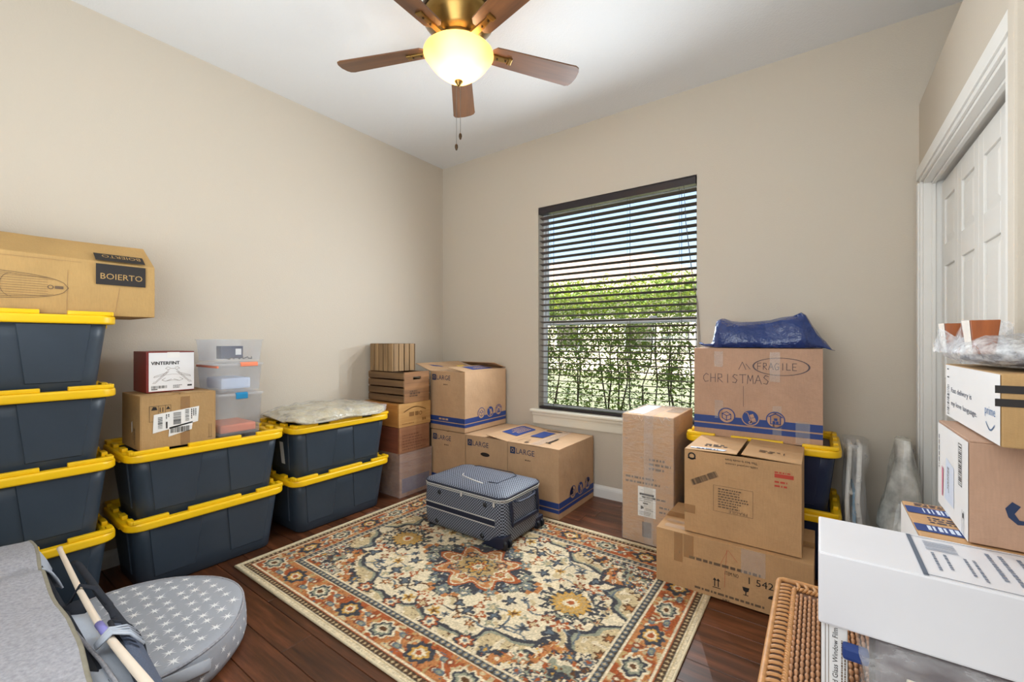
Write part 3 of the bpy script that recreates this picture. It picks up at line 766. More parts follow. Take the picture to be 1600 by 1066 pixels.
    flower(0, 0, .07, ['navy', 'gold', 'rust', 'cream', 'sage'], 8, .2); put((rm < lm * .58) & (n3 > .33), 'sage'); put((rm < lm * .58) & (n3 < -.36), 'brown')
    for x, y in ((.27, .06), (.20, .15), (.10, .22), (.31, .0), (.0, .26)): flower(x, y, .030, ['sage', 'slate', 'cream'], 5, .3)
    # --- borders
    along = np.where(hx - np.abs(gx) < hy - np.abs(gy), gy, gx)
    b = d
    def band(a, e): return (b >= a) & (b < e)
    def beads(a, e, pitch, k1, k2, k3):
        put(band(a, e), k1); c = (a + e) / 2; ph = (along / pitch) % 1 - .5
        q = np.hypot(ph * pitch, (b - c) * 1.0); put(q < (e - a) * .36, k2); put(q < (e - a) * .2, k3)
    put(band(.205, .245), 'navy'); beads(.208, .242, .03, 'char', 'slate', 'beige'); put(band(.240, .246), 'cream'); put(band(.200, .206), 'cream')
    m = band(.065, .200); put(m, 'rust2'); put(m & (n1 > .02), 'rust'); put(m & (n2 > .26), 'beige'); put(m & (n2 < -.30), 'tan'); put(m & (n3 > .38), 'brick'); put(m & (n3 < -.40), 'slate')
    # border rosettes and vine
    per = .215; cb = (.065 + .200) / 2
    def bcoords(side):
        if side == 'x': return hy - np.abs(gy), gx, (hy - np.abs(gy)) <= (hx - np.abs(gx))
        return hx - np.abs(gx), gy, (hx - np.abs(gx)) < (hy - np.abs(gy))
    for side in ('x', 'y'):
        bd, al, ok = bcoords(side); half = hx if side == 'x' else hy; N = int(round((2 * half - .27) / per)); pp = (2 * half - .265) / N; base = -half + .1325
        ww = cb + .035 * np.sin(2 * PI * (al - base) / pp); msk = ok & (np.abs(bd - ww + wxn) < .0055) & band(.065, .2); put(msk, 'cream')
        for i in range(N + 1):
            cc = base + i * pp; q = np.hypot((al - cc + wxn) / 1.25, bd - cb + wyn); tt = np.arctan2(bd - cb, al - cc); q = q / (1 + .12 * np.cos(8 * tt))
            ks = ['cream', 'navy', 'sage', 'cream', 'brown'] if i % 2 == 0 else ['navy', 'navy', 'gold', 'cream', 'rust']
            for j, k in enumerate(ks): put(ok & (q < .050 * (1 - j * .19)), k)
            for s_ in (-.45, .45):
                c2 = cc + s_ * pp; q = np.hypot(al - c2, bd - cb + .03 * np.sign(s_)); put(ok & (q < .017), 'brick'); put(ok & (q < .008), 'cream')
                q = np.hypot((al - c2) / 1.8, bd - cb - .028 * np.sign(s_)); put(ok & (q < .014), 'slate'); put(ok & (q < .007), 'sage')
    put(band(.058, .066), 'cream'); put(band(.053, .058), 'rust')
    beads(.026, .054, .024, 'char', 'brown', 'beige'); put(b < .026, 'cream'); put((b < .022) & (b > .019), 'beige')
    col = col * .84 + K['tan'] * .10 + .16 * col * (1 + 1.6 * vnoise(.009, 21))[..., None] - .02 * (vnoise(.007, 22) > .22)[..., None] * K['cream']; col = np.clip(col * .86, .008, 1)
    # threads: small value noise of the yarn
    col *= (1 + .5 * (rs.rand(*gx.shape) - .5))[..., None]
    Z = .0085 + .0012 * (rs.rand(*gx.shape)); Z[b < .004] = .003
    cxm, cym = (x0 + x1) / 2, (y0 + y1) / 2
    V = np.stack([gx, gy, Z], -1).reshape(-1, 3)
    i, j = np.meshgrid(np.arange(nx), np.arange(ny)); q = j * (nx + 1) + i; F = np.stack([q, q + 1, q + nx + 2, q + nx + 1], -1).reshape(-1, 4)
    me = bpy.data.meshes.new('pile'); me.vertices.add(len(V)); me.vertices.foreach_set('co', V.ravel().astype('f'))
    me.loops.add(F.size); me.loops.foreach_set('vertex_index', F.ravel().astype('i')); me.polygons.add(len(F)); me.polygons.foreach_set('loop_start', np.arange(0, F.size, 4, dtype='i'))
    me.update(calc_edges=True)
    ca = me.color_attributes.new('weave', 'FLOAT_COLOR', 'POINT'); ca.data.foreach_set('color', np.concatenate([col.reshape(-1, 3), np.ones((len(V), 1))], 1).ravel().astype('f'))
    me.materials.append(MAT['rug']); o = bpy.data.objects.new('pile', me); COL.objects.link(o); o.parent = t
    for nm, a in (('binding', [(x0, y0), (x1, y0)]), ('binding', [(x1, y0), (x1, y1)]), ('binding', [(x1, y1), (x0, y1)]), ('binding', [(x0, y1), (x0, y0)])):
        MB().tube([(a[0][0], a[0][1], .0055), (a[1][0], a[1][1], .0055)], .0055, 8).build(nm, 'rugedge', t, smooth=True)
    MB().box(x0, x1, y0, y1, .0008, .003).build('backing', 'rugedge', t)
rug()
# ------------------------------------------------------------------ cartons
def carton(name, label, b, mat, flaps=None, inside='cardin', group=None, cat='box', bevel=.003, wall=.004, bulge=0.):
    x0, x1, y0, y1, z0, z1 = b
    t = thing(name, ((x0 + x1) / 2, (y0 + y1) / 2, z0), label, cat, group)
    m = MB(); th = wall
    zt = z1 - .006
    if flaps is None: m.box(x0, x1, y0, y1, z0, z1)
    else:
        m.box(x0, x1, y0, y0 + th, z0, zt).box(x0, x1, y1 - th, y1, z0, zt).box(x0, x0 + th, y0 + th, y1 - th, z0, zt).box(x1 - th, x1, y0 + th, y1 - th, z0, zt).box(x0 + th, x1 - th, y0 + th, y1 - th, z0, z0 + th)
    body = m.build('carton_body', mat, t, bevel=bevel if flaps is None else .0015)
    for f in (flaps or []):
        e, L, ang = f[0], f[1], math.radians(f[2]); ca, sa = math.cos(ang), math.sin(ang); k = .0045
        a, c, s = {'-y': ((x0, y0), (x1, y0), (0, 1)), '+y': ((x0, y1), (x1, y1), (0, -1)), '-x': ((x0, y0), (x0, y1), (1, 0)), '+x': ((x1, y0), (x1, y1), (-1, 0))}[e]
        dv = Vector((s[0] * ca, s[1] * ca, sa)); nv = Vector((-s[0] * sa, -s[1] * sa, ca)); zt2 = zt + (f[3] if len(f) > 3 else 0)
        A, B = Vector((a[0], a[1], zt2)), Vector((c[0], c[1], zt2))
        q = [A, B, B + dv * L, A + dv * L]
        MB().hexa([p - nv * 0 for p in q], [p + nv * k for p in q]).build('top_flap', mat, t, bevel=.001, seg=1)
    F = dict(front=Face(t, (x0, y0, z0), (1, 0, 0), (0, 0, 1)), right=Face(t, (x1, y0, z0), (0, 1, 0), (0, 0, 1)), left=Face(t, (x0, y1, z0), (0, -1, 0), (0, 0, 1)), top=Face(t, (x0, y0, z1), (1, 0, 0), (0, 1, 0)))
    return t, F

def flap_face(t, b, edge, ang, L, dz=0):
    """face of the outer side of an almost shut flap"""
    x0, x1, y0, y1, z0, z1 = b; a = math.radians(ang); z = z1 - .006 + .0045
    if edge == '+x': return Face(t, (x1 - L * math.cos(a), y0, z + L * math.sin(a)), (math.cos(a), 0, -math.sin(a)), (0, 1, 0), .002)
    if edge == '-x': return Face(t, (x0, y0, z), (math.cos(a), 0, math.sin(a)), (0, 1, 0), .002)

def icon(f, c, r, kind):
    f.ring(c, r * .88, r, 26)
    if kind == 0: f.line([(c[0] - r * .5, c[1] + r * .25), (c[0], c[1] + r * .5), (c[0] + r * .5, c[1] + r * .2), (c[0] + r * .5, c[1] - r * .35), (c[0], c[1] - r * .6), (c[0] - r * .5, c[1] - r * .3), (c[0] - r * .5, c[1] + r * .25), (c[0], c[1]), (c[0] + r * .5, c[1] + r * .2)], r * .09).line([(c[0], c[1]), (c[0], c[1] - r * .6)], r * .09)
    if kind == 1: f.line([(c[0] - r * .5, c[1] + r * .6), (c[0] - r * .3, c[1] + r * .6), (c[0] + r * .1, c[1] - r * .55), (c[0] + r * .6, c[1] - r * .4)], r * .1).ring((c[0] + r * .0, c[1] - r * .6), r * .1, r * .2, 12).poly([(c[0] - r * .1, c[1] + r * .35), (c[0] + r * .3, c[1] + r * .5), (c[0] + r * .45, c[1] + r * .1), (c[0] + r * .05, c[1] - r * .05)]).poly([(c[0] + r * .05, c[1] - r * .1), (c[0] + r * .5, c[1] + r * .05), (c[0] + r * .62, c[1] - r * .3), (c[0] + r * .18, c[1] - r * .44)])
    if kind == 2: f.line([(c[0] - r * .7, c[1] + r * .35), (c[0], c[1] + r * .75), (c[0] + r * .7, c[1] + r * .35)], r * .12).line([(c[0] - r * .5, c[1] + r * .35), (c[0] - r * .5, c[1] - r * .5), (c[0] + r * .5, c[1] - r * .5), (c[0] + r * .5, c[1] + r * .35)], r * .1).rect(c[0] - r * .3, c[1] - r * .45, c[0] - r * .02, c[1] - r * .15).rect(c[0] + r * .04, c[1] - r * .45, c[0] + r * .32, c[1] - r * .15).rect(c[0] - r * .15, c[1] - r * .1, c[0] + r * .2, c[1] + r * .2)

def stripes(f, w, zl=.040):
    f.each('blue_stripe', 'blue', [(0, zl, w, zl + .024), (0, zl + .031, w, zl + .070)], 'printed blue band')

def large_box(b, label, flaps, right=True, sub=True, oval=False, zl=.04, tdrop=.075):
    t, F = carton('moving_box', label, b, 'card', flaps, group='large tan moving boxes stacked in the far corner')
    x0, x1, y0, y1, z0, z1 = b; w = x1 - x0; d = y1 - y0; h = z1 - z0; f = F['front']
    tz = h - tdrop
    f.rect(.022, tz - .006, .066, tz + .042).out('square_logo', 'dkblue')
    f.lift = .0006; f.new(.0006).ring((.044, tz + .018), .009, .0125, 14).rect(.036, tz + .024, .052, tz + .032).out('logo_mark', 'card')
    f.new().text('LARGE', (.074, tz - .002), .038, min(.155, w * .4)).out('printed_size', 'dkblue', 'printed word LARGE')
    if sub: f.greek(.150, tz - .042, .215, tz - .026, 1, .009, 3).out('small_print', 'inkfade')
    if oval:
        n = 20; f.poly([(.195 + .044 * math.cos(2 * PI * i / n), tz - .055 + .015 * math.sin(2 * PI * i / n)) for i in range(n)]).out('hand_hole', 'ink')
    stripes(f, w, zl)
    f.new(.0006).greek(.10, zl + .042, .22, zl + .060, 1, .014, 5).out('stripe_print', 'card')
    f = F['right']
    if right:
        stripes(f, d, zl)
        for i in range(3):
            c = (.20 + i * .115, zl + .092)
            f.new(.0006).disc(c, .046).out('icon_ground', 'card' if i != 1 else 'blue'); f.new(.0012); icon(f, c, .046, i); f.out('printed_icon', 'blue' if i != 1 else 'card')
            f.new()
    return t, F

b = (.430, .803, -.566, -.03, 0, .470); large_box(b, 'bottom moving box marked LARGE directly under another box in the corner', [('-x', .18, 0), ('+x', .18, 0)], False)
bm_ = (.808, 1.210, -.566, -.03, 0, .470)
t, F = large_box(bm_, 'middle moving box marked LARGE with lifted top flap and hand hole', [('-y', .2, -2), ('-x', .20, 1.0), ('+x', .20, 7)], False, False, True)
f = flap_face(t, bm_, '+x', 7, .2); f.poly([(.03, .16), (.17, .16), (.17, .43), (.155, .445), (.05, .45), (.03, .43)]).out('printed_panel', 'blue'); f.new(.0006).greek(.05, .19, .15, .41, 5, .010, 4, True).out('panel_print', 'card')
br_ = (1.214, 1.635, -.566, -.03, 0, .470)
t, F = large_box(br_, 'moving box marked LARGE with taped shut top beneath the window', [('-x', .209, .6), ('+x', .209, .6)])
f = Face(t, (br_[0], br_[2], br_[5] + .002), (1, 0, 0), (0, 1, 0), .002)
f.rect(.05, .22, .16, .42).out('printed_panel', 'blue'); f.rect(.12, .03, .15, .06).line([(.055, .05), (.055, .12), (.12, .12), (.12, .05)], .004).out('printed_mark', 'inkfade')
f.new(.001).rect(.185, .0, .262, .535).out('tape_strip', 'tape', 'clear packing tape'); f.new(.0016).rect(.05, .455, .19, .475).out('label_bar', 'ink'); f.new(.002).rect(.27, .10, .285, .25).rect(.255, .10, .30, .115).out('black_mark', 'ink')
f = F['right']; f.new(.0006).each('torn_patch', 'cardpink', [(.16, .12, .20, .17), (.43, .14, .46, .19)])
bu_ = (.420, .800, -.566, -.03, .474, .955)
t, F = large_box(bu_, 'upper moving box marked LARGE with open flaps against the back wall', [('+x', .19, 9), ('-x', .19, 163), ('+y', .17, 16, .012)], True)
f = flap_face(t, bu_, '+x', 9, .19); f.rect(.03, .14, .15, .40).out('printed_panel', 'blue'); f.new(.0006).greek(.05, .16, .13, .38, 4, .010, 9, True).out('panel_print', 'card')
a = math.radians(163); zf = bu_[5] - .006
f = Face(t, (bu_[0] + .19 * math.cos(a), bu_[2], zf + .19 * math.sin(a)), (-math.cos(a), 0, -math.sin(a)), (0, 1, 0), .0015)
f.poly([(.05, .10), (.09, .12), (.13, .22), (.10, .20)]).out('printed_arc', 'blue'); f.rect(.12, .38, .17, .47).out('sticky_note', 'yellownote')

# ------------------------------------------------------------------ storage totes
def make_tote(body_mat='black'):
    t = thing('storage_tote', (0, 0, 0), 'tote', 'storage tote')
    m = MB(); L0, D0, L1, D1 = .600, .372, .668, .432; zt = .325
    rg = [rrect(L0 - .02, D0 - .02, .045, 5, z=0), rrect(L0, D0, .055, 5, z=.008)]
    for i in range(1, 5):
        s = i / 4; rg.append(rrect(L0 + (L1 - L0) * s, D0 + (D1 - D0) * s, .055, 5, z=.008 + (zt - .008) * s))
    m.loft(rg); bd = m.build('bin', body_mat, t, smooth=False, world=False)
    for p in bd.data.polygons: p.use_smooth = abs(p.normal.z) < .5
    def half(z, a0, a1): return (a0 + (a1 - a0) * (z - .008) / (zt - .008)) / 2
    for sy in (-1, 1):
        for cxp in (-.165, .165):
            za, zb = .055, zt - .018; wa, wb = .085, .112; e = .005; g = .0045
            ya, yb = sy * (half(za, D0, D1) - .002), sy * (half(zb, D0, D1) - .002)
            ba = [(cxp - wa, ya, za), (cxp + wa, ya, za), (cxp + wb, yb, zb), (cxp - wb, yb, zb)]
            ou = [(cxp - wa + e, ya + sy * (g + .002), za + e), (cxp + wa - e, ya + sy * (g + .002), za + e), (cxp + wb - e, yb + sy * (g + .002), zb - e), (cxp - wb + e, yb + sy * (g + .002), zb - e)]
            MB().hexa(ba, ou).build('raised_panel', body_mat, t, world=False)
    for sx in (-1, 1):
        za, zb = .06, zt - .018; xa, xb = sx * (half(za, L0, L1) - .002), sx * (half(zb, L0, L1) - .002); wa, wb = .09, .12; g = .0065; e = .005
        MB().hexa([(xa, -wa, za), (xa, wa, za), (xb, wb, zb), (xb, -wb, zb)], [(xa + sx * g, -wa + e, za + e), (xa + sx * g, wa - e, za + e), (xb + sx * g, wb - e, zb - e), (xb + sx * g, -wb + e, zb - e)]).build('raised_panel', body_mat, t, world=False)
    m = MB()
    R = [(.700, .462, .306, .06), (.712, .472, .306, .066), (.720, .480, .311, .07), (.720, .480, .336, .07), (.712, .472, .343, .066), (.650, .415, .344, .05), (.634, .400, .338, .048), (.628, .394, .3205, .046)]
    m.loft([rrect(a, b, r, 6, z=z) for a, b, z, r in R], True, True)
    # castellated ridge that locks the tote above
    def rb(x0, x1, y0, y1): m.box(x0, x1, y0, y1, .343, .3605)
    for sy in (-1, 1):
        ya, yb = sorted((sy * .2085, sy * .2300))
        for xa, xb in ((-.335, -.200), (-.120, .120), (.200, .335)): rb(xa, xb, ya, yb)
    for sx in (-1, 1):
        xa, xb = sorted((sx * .326, sx * .348))
        for ya, yb in ((-.215, -.165), (-.105, -.045), (.045, .105), (.165, .215)): rb(xa, xb, ya, yb)
        for sy in (-1, 1):
            q = sorted((sx * .345, sx * .300)); w = sorted((sy * .225, sy * .207)); rb(q[0], q[1], w[0], w[1])
    l = m.build('lid', 'yellow', t, world=False, bevel=.003, seg=2)
    for p in l.data.polygons: p.use_smooth = abs(p.normal.z) < .3
    s = MB()
    for sx in (-1, 1):
        q = sorted((sx * .353, sx * .325)); MB().box(q[0], q[1], -.07, .07, .290, .312).build('grip', 'yellow', l, world=False, bevel=.003)
    pass
    return t
proto = make_tote(); first = [True]
PITCH = .3205
def tote(x, y, z, rz, label, mat=None, group='charcoal totes with yellow lids'):
    if first[0]: o = proto; first[0] = False
    else: o = copy_tree(proto)
    o.location = (x, y, z); o.rotation_euler = (0, 0, rz); o['label'] = label; o['group'] = group
    if mat:
        for ch in o.children:
            if ch.data.materials[0] is MAT['black']:
                ch.data = ch.data.copy(); ch.data.materials[0] = MAT[mat]
    return o
lv = ['bottom one of the tall stack at left', 'second from floor in the tall stack at left', 'third from floor in the tall stack at left', 'topmost of the tall stack under the long carton']
for i in range(4): tote(.258, -2.892, PITCH * i, PI / 2 + random.uniform(-.006, .006), 'dark tote with yellow lid, ' + lv[i])
for i in range(2):
    tote(.252, -2.145, PITCH * i, PI / 2, 'dark tote with yellow lid ' + ['on the floor beneath another, below the clear bins', 'carrying the labelled carton and clear bins'][i])
    o = tote(.255, -1.385, PITCH * i, PI / 2, 'dark tote with yellow lid ' + ['on the floor beneath the one holding the wrapped cloth pack', 'holding the plastic wrapped cloth pack'][i])
    tote(2.775, -.265, PITCH * i, 0, 'navy tote with yellow lid ' + ['on the floor behind the cartons on the right', 'directly under the box marked Christmas'][i], 'navytote', 'navy totes with yellow lids')
    if i:
        for ch in o.children:
            if ch.name.startswith('bin'):
                # white paper sticker on the end of this tote
                s = MB(); s.add([(-.3195, -.06, .10), (-.3195, -.015, .10), (-.334, -.015, .24), (-.334, -.06, .24)], [(0, 1, 2, 3)])
                st = s.build('sticker', 'paper', o, world=False, fixn=False); st.location = (-.0016, 0, 0)

# ------------------------------------------------------------------ long carton on the tall stack
def board_box():
    y0, y1, x0, x1 = -3.42, -2.39, .05, .44; z0 = PITCH * 3 + .3450
    t = thing('paddle_board_box', (.25, -2.9, z0), 'long tan carton printed BOIERTO lying on the tall tote stack', 'box')
    ze, zt = z0 + .244, z0 + .343
    sec = [(x0, z0), (x1, z0), (x1 + .004, z0 + .12), (x1, ze), (.31, zt), (.14, zt + .005), (x0 - .005, ze)]
    m = MB(); n = 9
    rings = []
    for i in range(n):
        s = i / (n - 1); y = y0 + (y1 - y0) * s
        rings.append([(p[0] + .004 * math.sin(9 * s + j), y + (-.012 if (i == n - 1 and j in (4, 5)) else 0), p[1] + (.004 * math.sin(5 * s + 2 * j) if j > 1 else 0)) for j, p in enumerate(sec)])
    m.loft(rings); m.build('carton_body', 'card5', t, bevel=.004)
    f = Face(t, (x1, y1 - .335, z0), (0, 1, 0), (0, 0, 1), .0085)
    f.rect(.125, .140, .297, .232).out('printed_label', 'ink'); f.new(.001).text('BOIERTO', (.140, .165), .026, .145).out('brand_lettering', 'card5', 'printed word BOIERTO'); f.new()
    # the label carries on over the bevelled edge, lettering upside down
    dv = Vector((.31 - x1, 0, zt - ze)).normalized()
    g = Face(t, (x1 - .001, y1 - .335, ze), (0, 1, 0), dv, .007)
    g.rect(.125, -.003, .297, .058).out('printed_label', 'ink'); g.new(.001).text('BOIERTO', (.285, .048), .024, .135, PI).out('brand_lettering', 'card5'); g.new()
    # line drawing of a paddle board
    L = .50; px = -.55; cz = .112
    out = []
    for i in range(41):
        s = i / 40; w = .054 * max(0, 1 - abs(2 * s - 1) ** 9) ** .5; w *= (1 if s < .6 else 1 - .42 * ((s - .6) / .4) ** 2); out.append((px + L * 1.18 * s, w))
    f.line([(a, cz + w) for a, w in out], .0018).line([(a, cz - w) for a, w in out], .0018)
    f.line([(a, cz + w * .86) for a, w in out[2:-3]], .0012).line([(a, cz - w * .86) for a, w in out[2:-3]], .0012)
    for k in range(-4, 5): f.line([(px + .12, cz + k * .0095), (px + L * 1.06, cz + k * .0095)], .0011)
    f.line([(px + L * .86 - .03 * math.sin(q), cz + .046 * math.cos(q)) for q in [PI * i / 12 for i in range(13)]], .0014)
    f.ring((px + L * 1.075, cz), .006, .009, 14).rect(px + L * 1.10, cz - .006, px + L * 1.15, cz + .006).out('line_drawing', 'inkfade')
    # cracks and crease in the carton face
    f.new(.0).line([(.035, .02), (.038, .19)], .0015).line([(.19, .02), (.205, .13)], .0015).line([(-.55, .226), (.08, .228)], .0012).out('crease', 'cardin')
board_box()

# ------------------------------------------------------------------ things on the second tote column
zt2 = PITCH + .3450
def label_box():
    b = (.115, .412, -2.44, -2.124, zt2, .930)
    t, F = carton('shipping_carton', 'tan carton with white shipping labels on the yellow tote lid', b, 'card2', [('-y', .157, .4), ('+y', .157, .4)])
    f = F['right']
    f.line([(.035, .135), (.035, .21), (.12, .21), (.12, .135), (.035, .135)], .0014).line([(.07, .135), (.07, .21)], .0012).line([(.098, .135), (.098, .21)], .0012)
    f.poly([(.042, .19), (.066, .19), (.062, .205), (.05, .207)]).line([(.077, .18), (.077, .2)], .003).line([(.088, .18), (.088, .2)], .003).poly([(.10, .19), (.118, .19), (.109, .205)]).out('printed_symbols', 'ink')
    f.line([(.285, .02), (.285, .09)], .0016).line([(.295, .02), (.295, .09)], .0016).line([(.278, .02), (.30, .02)], .0016).out('crease_mark', 'inkfade')
    f.new(.0008).poly([(.048, .078), (.235, .112), (.240, .190), (.052, .168)]).poly([(.110, .052), (.208, .075), (.212, .115), (.114, .098)]).out('shipping_label', 'paper', 'white shipping label')
    f.new(.0016).bars(.068, .098, .086, .155, 14, False, 2).bars(.130, .11, .162, .17, 20, False, 5).bars(.180, .12, .196, .18, 14, False, 8).bars(.118, .068, .200, .096, 26, True, 9)
    f.rect(.10, .095, .106, .128).greek(.205, .12, .232, .18, 3, .004, 5, True).greek(.10, .14, .118, .165, 2, .004, 6, True).out('barcode', 'ink')
    f.new().rect(.16, .0, .20, .246).out('tape_strip', 'tapebrown')
    f = F['front']; f.greek(.19, .02, .23, .10, 3, .006, 4, True).out('small_print', 'inkfade'); f.new(.0006).poly([(.17, .075), (.186, .085), (.182, .135), (.168, .125)]).out('torn_sticker', 'paper')
    f = F['top']; f.new(.002).rect(0, .135, .30, .18).out('tape_strip', 'tapebrown')
label_box()

def hanger_box():
    b = (.10, .312, -2.392, -2.188, .932, 1.140)
    t, F = carton('holiday_box', 'white and maroon box printed VINTERFINT on top of the labelled carton', b, 'maroon', None)
    f = F['right']; w, h = .204, .208
    f.rect(.010, .006, w - .002, h - .006).out('front_panel', 'white')
    f.new(.0006)
    [f.text('VINTERFINT', (.019 + q_ * .0007, .140 + (q_ % 2) * .0006), .0165, .118) for q_ in range(3)]; f.out('printed_name', 'ink', 'printed word VINTERFINT')
    L = .0013
    for s in (1, -1):
        c = .108
        def q(x, y): return (c + s * x, y)
        f.line([q(.012, .118), q(.070, .055), q(.080, .052)], L).line([q(.016, .105), q(.072, .047), q(.083, .047)], L).line([q(.02, .10), q(.075, .082), q(.078, .076), q(.03, .088)], L)
        f.line([q(.01, .125), q(.022, .128), q(.03, .12), q(.018, .115)], L).line([q(.005, .065), q(.03, .055), q(.045, .062), q(.03, .072)], L).line([q(0, .06), q(.028, .056)], L).line([q(0, .12), q(.012, .12)], L).line([q(0, .09), q(.03, .088)], L * .7)
    f.out('line_drawing', 'inkfade')
    f.bars(.020, .020, .085, .034, 22, True, 4).greek(.11, .018, .155, .036, 3, .003, 5).rect(.172, .024, .192, .032).rect(.020, .014, .045, .018).out('barcode', 'ink')
    f.new(.001).rect(.085, h - .032, .138, h - .004).out('seal_sticker', 'paper')
hanger_box()

def clear_bin(x0, x1, y0, y1, z0, z1, label, latch, lid=True, name='clear_bin', taper=.012, lat_y=None):
    t = thing(name, ((x0 + x1) / 2, (y0 + y1) / 2, z0), label, 'plastic bin', 'clear plastic bins stacked on the tote')
    cx, cy, w, d = (x0 + x1) / 2, (y0 + y1) / 2, x1 - x0, y1 - y0; zr = z1 - (.014 if lid else .004)
    R = lambda k, z, r: rrect(w - 2 * k, d - 2 * k, r, 4, cx, cy, z)
    m = MB(); m.loft([R(taper + .004, z0 + .001, .02), R(taper, z0 + .008, .024), R(.004, zr - .006, .026), R(-.004, zr - .004, .028), R(-.004, zr, .028), R(.001, zr, .026), R(taper + .003, z0 + .011, .022)], True, True)
    b = m.build('bin', 'clearbin', t); 
    for p in b.data.polygons: p.use_smooth = abs(p.normal.z) < .5
    if lid:
        m = MB(); m.loft([R(-.006, zr + .001, .03), R(-.007, zr + .008, .03), R(.006, z1 - .003, .028), R(.016, z1 - .003, .026), R(.022, z1 - .007, .024)], True, True); m.build('lid', 'clearlid', t)
    if latch:
        ly = lat_y if lat_y is not None else cy; lw = .03 if latch == 'cyan' else .045
        g = MB(); g.prism([(x1 - .004, z1 + .001), (x1 + .006, z1 + .001), (x1 + .013, z1 - .006), (x1 + .013, z1 - (.034 if latch == 'cyan' else .022)), (x1 + .005, z1 - (.036 if latch == 'cyan' else .024)), (x1 + .005, z1 - .008)], ly - lw, ly + lw, 'xz'); g.build('latch', latch, t, bevel=.002)
    return t
bx0, bx1, by0, by1 = .100, .400, -2.115, -1.872
t = clear_bin(bx0, bx1, by0, by1, zt2, .905, 'tall clear bin with blue latch at the bottom of the clear bins', 'cyan')
MB().box(bx0 + .03, bx1 - .03, by0 + .03, by1 - .03, zt2 + .014, zt2 + .06).build('contents', 'orange', t, bevel=.01)
t = clear_bin(bx0, bx1, by0, by1, .9065, 1.074, 'clear bin with coral latch between two other clear bins', 'orange', lat_y=-1.955)
MB().box(bx0 + .004, bx1 - .004, by0 + .002, by0 + .012, 1.045, 1.058).build('side_handle', 'orange', t, bevel=.003)
MB().box(bx0 + .04, bx1 - .05, by0 + .04, by1 - .05, .922, .985).build('contents', 'paperblue', t, bevel=.012)
t = clear_bin(bx0, bx1, by0 - .006, by1 + .004, 1.0755, 1.207, 'open clear tub on top of the clear bins holding a dark box', None, False)
t2 = thing('packet', (.3, -2.0, 1.092), 'dark blue packet lying inside the open clear tub', 'packet')
m = MB(); m.box(.27, .33, -2.07, -1.955, 1.094, 1.165); m.build('carton_body', 'dkblue', t2, bevel=.002)
MB().box(.328, .3315, -1.995, -1.965, 1.115, 1.150).build('window_print', 'paper', t2)
t3 = thing('cable', (.25, -1.95, 1.09), 'tangled dark cable in the bottom of the open clear tub', 'cable')
r = random.Random(4); pts = [(.36 - .012 * (i % 3) - .01 * math.sin(i), -2.06 + .0075 * i, 1.0915 + .006 * (1 + math.sin(1.7 * i))) for i in range(20)]
MB().tube(pts, .003, 6).build('cord', 'darkfab', t3, smooth=True)

# ------------------------------------------------------------------ plastic wrapped cloth pack
def cloth_pack():
    z0 = PITCH + .3615
    t = thing('wrapped_cloth_pack', (.27, -1.4, z0), 'flat pack of floral cloth sealed in clear plastic on a tote', 'cloth pack')
    cx, cy, hw, hd = .275, -1.40, .245, .345
    def fn(kx, ky, pad, zz):
        def g(u, v):
            a = 2 * PI * u; ex = .32
            sx = math.copysign(abs(math.cos(a)) ** ex, math.cos(a)); sy = math.copysign(abs(math.sin(a)) ** ex, math.sin(a))
            ph = (v - .5) * PI; rad = max(.0, math.cos(ph)) ** .35
            x, y = cx + sx * (hw + pad) * rad, cy + sy * (hd + pad) * rad
            hh = .050 + .030 * max(0, 1 - abs((y - cy - .02) / .33)) * (1 - abs((x - cx + .08) / .4))
            z = z0 + .002 + (hh + zz) * (math.sin(ph) + 1) / 2 + (.016 * nz((x, y, 0), 9) + .012 * abs(nz((x, y, 0), 17, 5)) + .008 * nz((x, y, 0), 30, 3)) * (v > .35)
            if v > .3: z -= .02 * max(0, abs(sx * rad) - .8) / .2
            return (x + .02 * nz((x, y, v), 6, 1), y + .02 * nz((x, y, v), 6, 2), max(z, z0 + .001))
        return g
    blob(fn(1, 1, 0, 0), 110, 40).build('folded_cloth', 'packfab', t, smooth=True)
    blob(fn(1, 1, .012, .008), 110, 40).build('plastic_sleeve', 'clearbag', t, smooth=True)
    f = Face(t, (cx - .1, cy - .2, z0 + .092), (0, 1, 0), (-1, 0, 0), 0)
cloth_pack()

# ------------------------------------------------------------------ crates by the corner
def solid_crate(z0, z1, y0, y1, x0, x1, label, em, sm, name='wooden_crate'):
    t = thing(name, ((x0 + x1) / 2, (y0 + y1) / 2, z0), label, 'crate', 'wooden crates stacked in the corner')
    MB().box(x1 - .014, x1, y0, y1, z0, z1).build('end_panel', em, t, bevel=.002)
    MB().box(x0, x0 + .014, y0, y1, z0, z1).build('end_panel', em, t, bevel=.002)
    for ya in (y0, y1 - .01): MB().box(x0 + .0145, x1 - .0145, ya, ya + .01, z0, z1 - .003).build('side_board', sm, t, bevel=.002)
    MB().box(x0 + .0145, x1 - .0145, y0 + .0105, y1 - .0105, z0, z0 + .008).build('bottom_board', sm, t)
    MB().box(x0 + .0145, x1 - .0145, y0 + .0105, y1 - .0105, z1 - .016, z1 - .006).build('top_board', sm, t)
    return t, Face(t, (x1, y0, z0), (0, 1, 0), (0, 0, 1))
